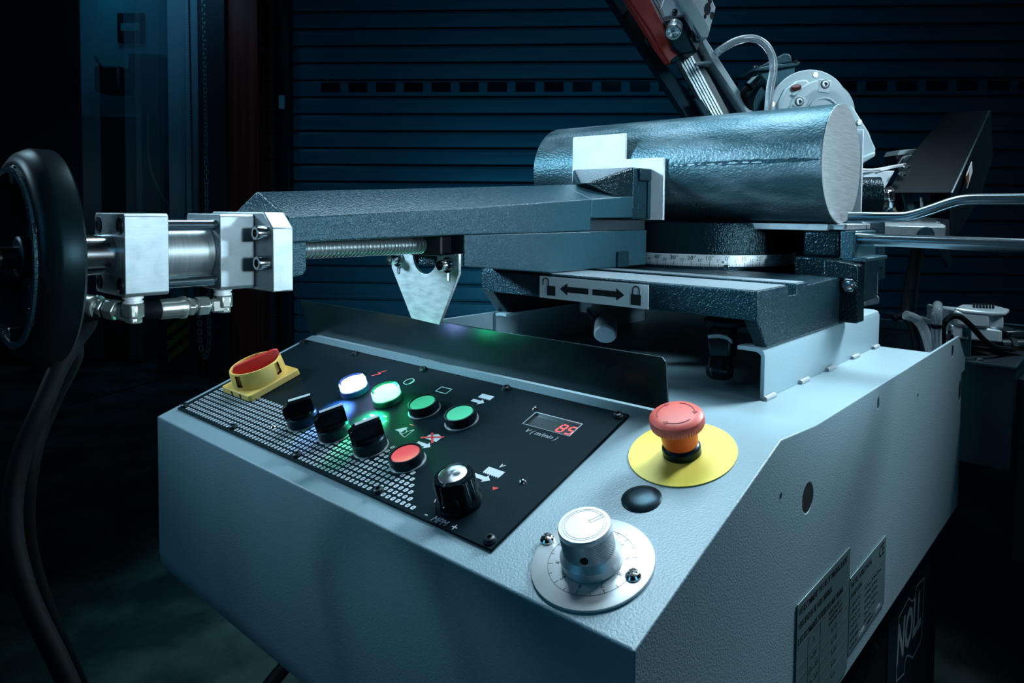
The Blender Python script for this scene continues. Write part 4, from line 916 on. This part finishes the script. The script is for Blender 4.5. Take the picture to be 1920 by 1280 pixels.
b = MB(); b.lathe([(RB-.0006, 0), (RB-.0007, .0004)], (-.0895, YC, ZC), (1, 0, 0), 96); b.build('sawn_face', 'barend', br)

# ------------------------------------------------------------------ turntable and bed
DC = Vector((-.3058, .6673, 0)); RD = .135
tt = thing('swivel_turntable', (DC.x, DC.y, 1.079), 'black cast swivel turntable with a bright degree scale round its foot', 'turntable')
b = MB(); b.lathe([(RD-.004, 1.0225), (RD-.004, 1.0800)], (DC.x, DC.y, 0), UP, 96); b.build('turntable_base', 'cast', tt)
b = MB(); b.lathe([(RD, 1.0806), (RD, 1.0965)], (DC.x, DC.y, 0), UP, 128); sb = b.build('scale_band', 'chrome' if False else 'alu', tt, bevel=.0004)
fa = math.atan2(-FH.y, -FH.x)         # zero faces the operator
b = MB(); 
def tick(deg, z0, z1, w_=.0003):
    a = fa+math.radians(deg); r = RD+.0001; c_ = Vector((math.cos(a), math.sin(a), 0)); t_ = Vector((-c_.y, c_.x, 0))*w_; p = Vector((DC.x, DC.y, 0))+c_*r
    b.prism([p-t_+UP*z0, p+t_+UP*z0, p+t_+UP*z1, p-t_+UP*z1], c_*.0001)
for dgr in range(-47, 48):
    tick(dgr, 1.0808, 1.0868 if dgr % 10 == 0 else 1.0852 if dgr % 5 == 0 else 1.0838, .00035 if dgr % 5 == 0 else .00022)
b.build('scale_marks', 'ink', sb, smooth=False)
bmx = MB(); bmx.bm.free(); acc = bmesh.new()
for dgr in range(-45, 46, 5):
    big = dgr % 10 == 0; a = fa+math.radians(dgr); c_ = Vector((math.cos(a), math.sin(a), 0)); t_ = Vector((-c_.y, c_.x, 0))
    fm = frame(Vector((DC.x, DC.y, 1.0915 if big else 1.0885))+c_*(RD+.0002), t_, UP, c_)
    cu = bpy.data.curves.new('t', 'FONT'); cu.body = str(abs(dgr))+'\u00b0'; cu.size = .0082 if big else .0058; cu.align_x = 'CENTER'; cu.align_y = 'CENTER'; cu.resolution_u = 2
    o = bpy.data.objects.new('t', cu); me = o.to_mesh(); me.transform(fm); acc.from_mesh(me); o.to_mesh_clear(); bpy.data.objects.remove(o); bpy.data.curves.remove(cu)
bmx.bm = acc; bmx.build('scale_numbers', 'ink', sb, smooth=False)
b = MB(); c_ = -FH; p = Vector((DC.x, DC.y, 1.0805))+c_*(RD+.003); b.cyl(p, p+UP*.0035, .002, 12); p2 = Vector((DC.x, DC.y, 1.087))+Vector((math.cos(fa-.045), math.sin(fa-.045), 0))*(RD); b.lathe([(.0018, 0), (.0012, .001)], p2, p2-Vector((DC.x, DC.y, 1.087)), 10); b.build('zero_pointer', 'chrome', tt)
b = MB(); b.lathe([(RD-.002, 1.0966), (RD-.003, 1.128), (RD-.006, 1.139)], (DC.x, DC.y, 0), UP, 96); b.build('turret_casting', 'castgloss', tt)
bd = thing('bar_support', (-.15, .64, 1.08), 'dark cast support block with steel rest plates under the bar end', 'support')
pc = on(1551, 424, 1, .60)
b = MB(); b.box((on(1447, 424, 1, .6).x-.03, .60, 1.1312), (pc.x, .72, 1.1400)); b.build('rest_plate', 'steel', bd, bevel=.0008)
b = MB(); b.box((pc.x+.0002, .606, 1.1325), (pc.x+.018, .72, 1.1398)); b.build('rest_plate', 'steel', bd, bevel=.0008)
pa, pb = on(1505, 441, 1, .60), on(1570, 478, 1, .60)
b = MB(); b.box((pa.x, .602, 1.098), (pb.x, .70, 1.131)); b.build('support_block', 'castgloss', bd, bevel=.004)
b = MB(); b.box((pa.x-.01, .600, 1.04), (pb.x+.004, .70, 1.0978)); b.build('support_foot', 'castgloss', bd, bevel=.003)
b = MB(); b.box((pb.x+.0005, .6055, 1.095), (pb.x+.018, .70, 1.1315)); b.build('side_wall', 'vise', bd, bevel=.002)
b = MB(); b.box((-.30, .7205, 1.05), (-.09, .7224, 1.139)); b.build('support_web', 'bulk', bd)
# back jaw
bj = thing('fixed_jaw', (-.25, .70, 1.14), 'fixed jaw standing behind the bar with a bright edge', 'jaw')
b = MB(); pj = on(1617, 320, 1, .698); b.box((-.46, .6975, 1.143), (pj.x-.0005, .702, on(1612, 243, 1, .70).z)); b.build('jaw_plate', 'plate', bj, bevel=.0006)
b = MB(); b.box((-.44, .7025, 1.143), (-.12, .74, 1.21)); b.build('jaw_casting', 'cast', bj, bevel=.003)
b = MB(); b.box((-.14, .7225, 1.03), (-.09, .80, 1.1425)); b.build('jaw_foot', 'cast', bj, bevel=.003)

# bracket right of the table
rb = thing('stop_bracket', (-.055, .60, 1.05), 'black cast bracket with a bright hexagon nut bolted to the table end', 'bracket')
def B_(u, v, y=YB+.001): return on(u, v, 1, y)
y0_ = YB+.002
f = [B_(1577, 604, y0_), B_(1607, 607, y0_), B_(1608, 502, y0_), B_(1604, 497, y0_), B_(1587, 493, y0_), B_(1576, 487, y0_)]
f[0].x -= .02; f[-1].x -= .02
b = MB(); b.prism(f, (0, .028, 0)); b.build('bracket_casting', 'castgloss', rb, bevel=.0022, seg=3)
b = MB(); p = B_(1594, 534, y0_); b.hexa(p, p+Vector((0, -.006, 0)), .0085); b.lathe([(.0052, .006), (.0046, .0085), (.0002, .009)], p, (0, -1, 0), 16); b.build('hexagon_nut', 'chrome', rb, bevel=.0006)
b = MB(); b.box((pb.x, .6055, f[-1].z-.004), (f[2].x-.003, .70, f[-1].z+.001)); b.build('bracket_ledge', 'vise', rb, bevel=.0015)
b = MB(); u0 = on(1622, 500, 1, .70); b.box((-.12, .70, 1.06), (u0.x, .704, 1.139)); b.build('back_plate', 'vise', rb, bevel=.001)
# pins and plates behind
sp_ = thing('saw_pivot_post', (-.03, .9, 1.0), 'grey pivot post and clamp pin at the back of the support channel', 'post')
def A3(u, v, d): return atd(u, v, d)
b = MB(); p = A3(1634, 551, 1.04); b.cyl(p, A3(1634, 508, 1.04), .0085, 24); b.build('clamp_pin', 'steel', sp_, bevel=.0008)
b = MB(); b.prism([A3(1620, 575, 1.06), A3(1650, 570, 1.06), A3(1650, 556, 1.06), A3(1644, 552, 1.06), A3(1618, 553, 1.06)], FH*.03); b.build('rounded_block', 'steel', sp_, bevel=.004, seg=3)
b = MB(); b.prism([A3(1622, 405, 1.13), A3(1660, 405, 1.13), A3(1660, 522, 1.13), A3(1640, 530, 1.13), A3(1622, 530, 1.13)], FH*.02); b.build('grey_upright', 'vise', sp_, bevel=.0012)
b = MB(); b.prism([A3(1621, 418, 1.12), A3(1632, 418, 1.12), A3(1630, 520, 1.12), A3(1621, 520, 1.12)], FH*.01); b.build('dark_rib', 'cast', sp_, bevel=.001)
b = MB(); p = A3(1653, 502, 1.128); b.lathe([(.002, 0), (.002, .001)], p, -FH, 10); b.build('small_rivet', 'chrome', sp_)

# ------------------------------------------------------------------ guide rods to the right
rl = MB(); p0 = on(1590, 448, 1, .62); p1 = on(1920, 462.5, 1, .62); dr = (p1-p0); dr.y = 0; dr.z = 0
rl.cyl(p0, p0+Vector((.42, 0, -.004)), .0078, 32)
_tag(rl.build('straight_rod', 'rod', bevel=.0008), 'lower straight polished steel rod running out to the right', 'rod')
ru = MB(); Z_ = on(1620, 406.5, 1, .62).z
pts = [on(u, v, 1, .62) for u, v in ((1592, 407), (1640, 406.5), (1690, 406.5), (1716, 402), (1745, 393), (1780, 381), (1806, 375), (1835, 373.5), (1870, 373.5), (1990, 373.5))]
ru.tube(pts, .0063, 20, 6)
_tag(ru.build('bent_rod', 'rod'), 'upper cranked steel rod bending upward to the right', 'rod')

# ------------------------------------------------------------------ saw bow (swivelled head) behind the bar
sh_ = thing('saw_bow', atd(1500, 330, 1.18), 'raised band saw bow rising to the upper left with rail, red guard and gearbox', 'saw head')
D0 = 1.2
def FP(name, m, pts, d, th, par=sh_, bev=.001, **k):
    b = MB(); fpoly(b, pts, d, th); return b.build(name, m, par, bevel=bev, **k)
FP('blade_cover', 'dark', [(1148, -30), (1185, 28), (1245, 118), (1290, 170), (1322, 225), (1290, 225), (1150, 10), (1125, -30)], D0+.03, .03)
FP('cover_cap', 'vise', [(1140, -30), (1178, 18), (1168, 28), (1130, -30)], D0+.02, .01, bev=.0005)
# aluminium rail with grooves
r0 = [(1208, -30), (1234, -30), (1290, 52), (1272, 62)]
for k in range(5):
    a, c = k/5, (k+.86)/5
    L = lambda p, q, t: (p[0]+(q[0]-p[0])*t, p[1]+(q[1]-p[1])*t)
    T0, T1 = (1196, -30), (1228, -30); Bm0, Bm1 = (1332, 222), (1362, 222)
    FP('rail_strip', 'tube', [L(T0, T1, a), L(T0, T1, c), L(Bm0, Bm1, c), L(Bm0, Bm1, a)], D0+.006-(.002 if k in (0, 4) else 0), .02, bev=.0006)
FP('rail_back', 'darkm', [(1194, -30), (1240, -30), (1374, 222), (1330, 222)], D0+.018, .02)
FP('rail_foot', 'vise', [(1302, 185), (1316, 187), (1338, 222), (1324, 222)], D0, .01, bev=.0005)
# cast C beam
FP('beam_web', 'vise', [(1284, 103), (1316, 72), (1345, 118), (1408, 212), (1408, 222), (1372, 222), (1300, 118)], D0+.035, .012)
FP('beam_flange', 'gear', [(1312, 68), (1322, 70), (1372, 148), (1418, 218), (1406, 220), (1336, 115)], D0-.004, .045)
FP('beam_gusset', 'gear', [(1304, 117), (1340, 112), (1346, 117), (1306, 122)], D0, .035, bev=.0006)
FP('beam_rib', 'vise', [(1228, -20), (1262, 22), (1238, 30), (1226, 0)], D0+.02, .02)
# red blade guard
FP('red_guard', 'redguard', [(1172, -30), (1206, -30), (1238, 35), (1273, 103), (1270, 112), (1255, 118), (1222, 60), (1186, 8), (1168, -30)], D0-.03, .004, bev=.0012)
FP('red_guard_side', 'redguard', [(1164, -30), (1178, -20), (1210, 42), (1262, 117), (1252, 118), (1230, 88), (1184, 16), (1160, -30)], D0-.026, .02, bev=.0012)
FP('guard_end_cap', 'dark', [(1256, 114), (1270, 103), (1274, 106), (1272, 113), (1262, 118)], D0-.031, .008, bev=.0008)
# guide arm
FP('guide_plate', 'plate', [(1246, 31), (1240, 14), (1252, -20), (1262, -30), (1275, -20), (1289, 27)], D0-.05, .012, bev=.0008)
FP('guide_block', 'dark', [(1245, 38), (1290, 29), (1316, 70), (1307, 97), (1278, 102), (1262, 90)], D0-.04, .05, bev=.003)
FP('guide_side_block', 'darkm', [(1300, 50), (1316, 70), (1307, 97), (1294, 73)], D0-.045, .03, bev=.001)
FP('head_block_edge', 'gear', [(1268, -10), (1290, -10), (1328, 52), (1327, 70), (1315, 70), (1289, 27)], D0-.062, .03, bev=.0008)
hb_ = FP('head_block', 'plate', [(1290, -10), (1330, -10), (1342, 14), (1330, 60), (1327, 70), (1328, 52)], D0-.06, .05, bev=.0008)
for u, v, r in ((1326.5, 17, .0085), (1335, 29, .0055), (1322, 31, .0035), (1331, 2, .005)):
    b = MB(); p = atd(u, v, D0-.0608); b.loops([[p+RH*(r*.55*math.cos(2*PI*i/20)*s_)+UP*(r*math.sin(2*PI*i/20)*s_)-FH*dd for i in range(20)] for s_, dd in ((1.15, 0), (1.12, .0008), (.9, .0008), (.85, -.0004))]); b.build('bore', 'ink', hb_)
b = MB(); p = atd(1262, 62, D0-.075); q = atd(1268, 42, D0-.045); ax = (p-q).normalized(); q = p-ax*.028
b.lathe([(.008, 0), (.0125, .002), (.0125, .011), (.0118, .012), (.0125, .013), (.0125, .026), (.0115, .0275), (.009, .0275), (.0085, .024), (.0045, .023), (.003, .026), (.0005, .027)], q, ax, 36); b.build('guide_bearing', 'chrome', sh_)
for u, v, d in ((1307, 73, D0-.046), (1264, 25, D0-.051)):
    socket_screw('cap_screw', atd(u, v, d), -FH+UP*.2, .005, .007, 'chrome', sh_)
b = MB(); p = atd(1221, 75, D0-.0); b.ring(.011, .0085, 0, .01, p, -FH, 24); b.build('wire_eye', 'vise', sh_)

# gearbox
gb = thing('gearbox', atd(1530, 207, 1.14), 'light grey cast gearbox with round cover and sloping lower housing behind the bar', 'gearbox')
G = 1.17
def disc(b, u, v, r0, d, th, n=64): # r0 in photo pixels
    p = atd(u, v, d); r = r0*d/FPX; b.lathe([(r*.985, -th), (r, -th+.001), (r, -.0012), (r*.985, 0)], p, -FH, n); return b
b = MB(); disc(b, 1519, 205, 74, G, .03); b.build('round_flange', 'gear', gb)
b = MB(); fpoly(b, [(1462, 225), (1463, 190), (1475, 165), (1495, 151), (1513, 148), (1521, 157), (1535, 152), (1552, 152), (1565, 160), (1580, 178), (1605, 208), (1628, 246), (1643, 278), (1642, 292), (1614, 308), (1560, 300), (1500, 300)], G-.012, .014); b.build('cover_casting', 'gear', gb, bevel=.004, seg=3)
b = MB(); fpoly(b, [(1588, 188), (1600, 200), (1630, 248), (1642, 280), (1640, 288), (1612, 300), (1600, 260)], G-.02, .01); b.build('lower_shell', 'gear', gb, bevel=.003, seg=3)
b = MB(); fpoly(b, [(1614, 296), (1642, 284), (1642, 292), (1614, 309)], G-.028, .02); b.build('bottom_lip', 'gear', gb, bevel=.002)
b = MB(); P = atd(1540, 212, G-.012); r_ = 42*G/FPX; b.lathe([(r_*1.45, 0), (r_*1.4, .006), (r_*1.1, .008), (r_, .008), (r_*.68, .006), (r_*.68, .010), (r_*.6, .011), (r_*.58, .007), (.0005, .007)], P, -FH, 64); b.build('bearing_boss', 'gear', gb)
for u, v in ((1547, 158), (1498.5, 191)):
    dx, dy = 1540-u, 212-v; L_ = math.hypot(dx, dy); dx /= L_; dy /= L_
    b = MB(); fpoly(b, [(u-dy*11-dx*9, v+dx*11-dy*9), (u+dy*11-dx*9, v-dx*11-dy*9), (u+dy*12+dx*16, v-dx*12+dy*16), (u-dy*12+dx*16, v+dx*12+dy*16)], G-.0225, .01); b.build('screw_boss', 'gear', gb, bevel=.0015)
    q9 = socket_screw('cap_screw', atd(u, v, G-.0225), -FH, .0062, .0022, 'steel', gb); b = MB(); b.ring(.0074, .0064, -.0005, .0006, atd(u, v, G-.0226), -FH, 28); b.hexa(atd(u, v, G-.0232), atd(u, v, G-.0238), .0034); b.build('socket_recess', 'ink', q9)
for u, v in ((1527.5, 141), (1447, 196), (1610, 230)):
    b = MB(); p = atd(u, v, G-.0005 if u < 1600 else G-.02); b.hexa(p, p-FH*.004, .0052); b.build('hexagon_bolt', 'zinc', gb, bevel=.0008)
b = MB(); p = atd(1493, 167, G-.014); ax = (-FH*.45+RH*-.3+UP*.9).normalized(); b.lathe([(.0072, 0), (.0074, .001), (.0074, .005), (.0066, .006), (.0004, .0064)], p, ax, 40, fn=lambda t, r, h: 1+.05*math.cos(20*t) if .0008 < h < .0075 else 1); b.build('filler_cap', mat('brown_red_plastic', (.09, .014, .012), .5), gb)
b = MB(); fpoly(b, [(1484, 176), (1500, 165), (1502, 172), (1488, 180)], G-.018, .008); b.build('filler_neck', 'gear', gb, bevel=.001)
# motor and terminal box behind
b = MB(); p = atd(1470, 200, G+.035); b.lathe([(.052, 0), (.052, .1)], p, FH, 40); b.build('motor_body', 'dark', gb)
b = MB(); fpoly(b, [(1422, 138), (1448, 168), (1490, 150), (1492, 124), (1460, 118), (1424, 126)], G+.02, .05); tbx = b.build('terminal_box', 'sink', gb, bevel=.003)
b = MB(); fpoly(b, [(1411, 129), (1412, 133), (1440, 131), (1499, 121), (1500, 115), (1497, 116), (1440, 125)], G+.008, .07); b.build('box_lid', 'vise', tbx, bevel=.0008)
b = MB(); fpoly(b, [(1420, 127), (1470, 100), (1478, 99), (1483, 103), (1488, 117)], G+.03, .03); b.build('lid_dome', 'vise', tbx, bevel=.003)
for u, v in ((1417, 126), (1492, 115.5)):
    b = MB(); p = atd(u, v, G+.007); b.lathe([(.0038, 0), (.003, .003)], p-UP*.001, UP, 12); b.build('lid_screw', 'chrome', tbx)
b = MB(); p = atd(1421, 147, G+.01); q = atd(1404, 162, G+.005); b.cyl(p, p+(q-p)*.45, .0075, 16); b.cyl(p+(q-p)*.4, p+(q-p)*1.05, .0095, 10, .0085); b.build('cable_gland', 'gloss', tbx)
b = MB(); b.tube([atd(1402, 163, G+.005), atd(1394, 173, G+.01), atd(1396, 184, G+.02), atd(1408, 205, G+.03)], .005, 12); b.build('cable', 'rubber', tbx)
# clear coolant tube arch
b = MB(); b.tube([atd(1340, 104, G-.02), atd(1352, 93, G-.035), atd(1380, 77, G-.04), atd(1410, 72, G-.04), atd(1433, 82, G-.04), atd(1447, 104, G-.04), atd(1450, 130, G-.04), atd(1444, 165, G-.04), atd(1440, 212, G-.04), atd(1440, 250, G-.03)], .0062, 16)
_tag(b.build('coolant_hose', 'clear'), 'clear coolant tube arching over from the saw bow behind the bar', 'hose')
b = MB(); fpoly(b, [(1446, 205), (1436, 175), (1441, 190), (1448, 222)], G+.05, .02)
_tag(b.build('rear_bracket', 'bulk'), 'thin black bracket behind the clear tube arch', 'bracket')

# ------------------------------------------------------------------ far right: blade wheel housing
wh = thing('blade_housing', atd(1750, 300, 1.3), 'tilted black sheet metal blade housing with a small warning sticker', 'housing')
H = 1.18
def p3(u, v, d): return atd(u, v, d)
F_ = [p3(1662, 361, H), p3(1787, 361, H), p3(1858, 206, H+.22), p3(1775, 212, H+.22), p3(1766, 222, H+.21), p3(1718, 280, H+.09)]
b = MB(); b.prism([p+Vector((0, 0, 0)) for p in F_], (FH*.004-UP*.002)); b.build('sloping_face', mat('matt_black_sheet', (.0015, .0045, .0055), .6, spec=.04, tint=(.3, .7, .9)), wh, bevel=.0005)
b = MB(); b.prism([p3(1787, 361, H), p3(1858, 206, H+.22), p3(1862, 293, H+.24), p3(1838, 372, H+.2), p3(1792, 445, H+.12), p3(1786, 440, H+.004)], (-RH*.004)); hsd = b.build('side_face', 'dark', wh, bevel=.0005)
b = MB(); b.prism([p3(1811, 329, H+.035), p3(1821, 303, H+.06), p3(1822, 322, H+.062), p3(1812, 353, H+.038)], RH*.0008-FH*.001)
b.build('warning_sticker', 'label', hsd, smooth=False)
b = MB(); b.prism([p3(1811.5, 330, H+.033), p3(1816, 320, H+.045), p3(1815, 338, H+.045), p3(1812, 350, H+.036)], RH*.0008-FH*.0014); b.build('sticker_symbol', mat('sticker_brown', (.2, .06, .03), .5), hsd, smooth=False)
for u, v, d in ((1692, 327, H+.02), (1700, 313, H+.04)):
    b = MB(); b.ring(.006, .0032, 0, .003, atd(u, v, d-.004), UP*.9-FH*.45, 24); b.build('washer', 'chrome', wh)
b = MB(); p = atd(1706, 321, H+.028); b.lathe([(.002, 0), (.0015, .001)], p, -FH, 10); b.build('rivet', 'chrome', wh)
b = MB(); fpoly(b, [(1695, 362), (1711, 362), (1716, 398), (1704, 398)], H+.05, .01); b.build('inner_strut', 'sink', wh, bevel=.0005)
b = MB(); b.tube([atd(1728, 370, H+.04), atd(1729, 398, H+.04)], .0028, 8); b.build('inner_pin', 'zinc', wh)
b = MB(); fpoly(b, [(1662, 364), (1690, 364), (1702, 400), (1745, 400), (1745, 364), (1780, 364), (1780, 415), (1662, 415)], H+.1, .02); b.build('inner_wall', 'bulk', wh)
b = MB(); b.tube([atd(1664, 384, H+.01), atd(1674, 386, H+.01), atd(1681, 400, H+.01)], .002, 8); b.build('yellow_wire', mat('straw_wire', (.2, .2, .08), .5), wh)
# tension block with spring rod
tbk = thing('tension_block', atd(1705, 290, 1.3), 'small grey block with a round cap peeping over the black housing', 'block')
b = MB(); fpoly(b, [(1682, 291), (1688, 281), (1732, 278), (1726, 289)], 1.33, .05); b.build('top_block', 'gear', tbk, bevel=.001)
b = MB(); fpoly(b, [(1680, 291), (1727, 288), (1722, 296), (1682, 306)], 1.335, .04); b.build('under_block', 'bulk', tbk)  # near-black block below the top block
b = MB(); p = atd(1708, 310, 1.30); b.lathe([(.0195, -.01), (.0195, 0), (.018, .001), (.0004, .001)], p, -FH, 40); b.build('round_cap', 'gear', tbk)
b = MB(); b.cyl(atd(1691, 297, 1.3), atd(1682, 311, 1.29), .003, 12); b.build('pin', 'darkm', tbk)
b = MB(); b.box(atd(1713, 301, 1.29)-Vector((.003, .003, .003)), atd(1713, 301, 1.29)+Vector((.003, .003, .003))); b.build('wire_clamp', 'dark', tbk)
b = MB(); b.tube([atd(1616, 318, 1.2), atd(1640, 318, 1.21), atd(1680, 311, 1.24), atd(1712, 306, 1.28)], .0022, 8); b.tube([atd(1650, 320, 1.21), atd(1680, 313, 1.24), atd(1700, 310, 1.26)], .0015, 8)
_tag(b.build('air_line', 'label'), 'pair of thin pale lines crossing above the white plate', 'wire')
b = MB(); fpoly(b, [(1618, 321), (1678, 320), (1660, 352), (1655, 385), (1618, 385)], 1.22, .006)
_tag(b.build('pale_plate', 'plate', bevel=.001), 'pale flat plate between the bar end and the black housing', 'plate')
# drum with adjusting knob
dm = thing('tension_drum', atd(1640, 365, 1.12), 'glossy black drum with a chrome adjusting knob beside the bar end', 'drum')
p = atd(1650, 368, 1.10)
ax = (RH*.96-FH*.28).normalized()
b = MB(); b.lathe([(.030, -.04), (.032, -.038), (.032, -.001), (.0305, 0)], p-UP*.002, ax, 48); b.build('drum_body', 'castgloss', dm)
b = MB(); b.lathe([(.021, 0), (.021, .003), (.016, .004), (.016, .008), (.0195, .009), (.0205, .012), (.0205, .016), (.018, .018), (.006, .019), (.0004, .019)], p-UP*.006, ax, 32, fn=lambda t, r, h: 1+.03*math.cos(8*t)); b.build('adjusting_knob', 'chrome', dm)
FP('drum_flange', 'vise', [(1612, 318), (1619, 325), (1621, 412), (1612, 412)], 1.09, .03, par=dm)
# guide block low right
gl = thing('slide_block', atd(1720, 420, 1.2), 'machined steel slide block with a countersunk socket screw between the rods', 'block')
b = MB(); t0 = [p3(1655, 423, 1.15), p3(1772, 426, 1.15), p3(1779, 411, 1.2), p3(1700, 404, 1.22), p3(1655, 404, 1.22)]
b.prism(t0, -UP*.018); b.build('block_body', 'steel', gl, bevel=.0008)
b = MB(); p = atd(1763, 416.5, 1.178); b.ring(.0085, .007, -.001, .0008, p, UP, 28); b.lathe([(.0058, 0), (.0055, .0008), (.003, .0008), (.0028, 0)], p, UP, 20); b.build('socket_screw', 'chrome', gl)
b = MB(); fpoly(b, [(1771, 426), (1780, 411), (1781, 442), (1771, 442)], 1.16, .04); b.build('end_face', 'bulk', gl)
b = MB(); b.lathe([(.013, -.001), (.013, .0006)], atd(1737, 440, 1.147), -FH, 32); b.build('turned_disc', 'vise', gl)
fg = MB(); fpoly(fg, [(1758, 462), (1777, 462), (1785, 482), (1789, 497), (1786, 503), (1778, 503)], 1.25, .012)
_tag(fg.build('pointer_finger', 'dark', bevel=.002), 'black pointed finger hanging below the lower rod', 'finger')
print('OBJECTS', len(bpy.data.objects), 'TRIS', sum(len(m.polygons) for m in bpy.data.meshes))
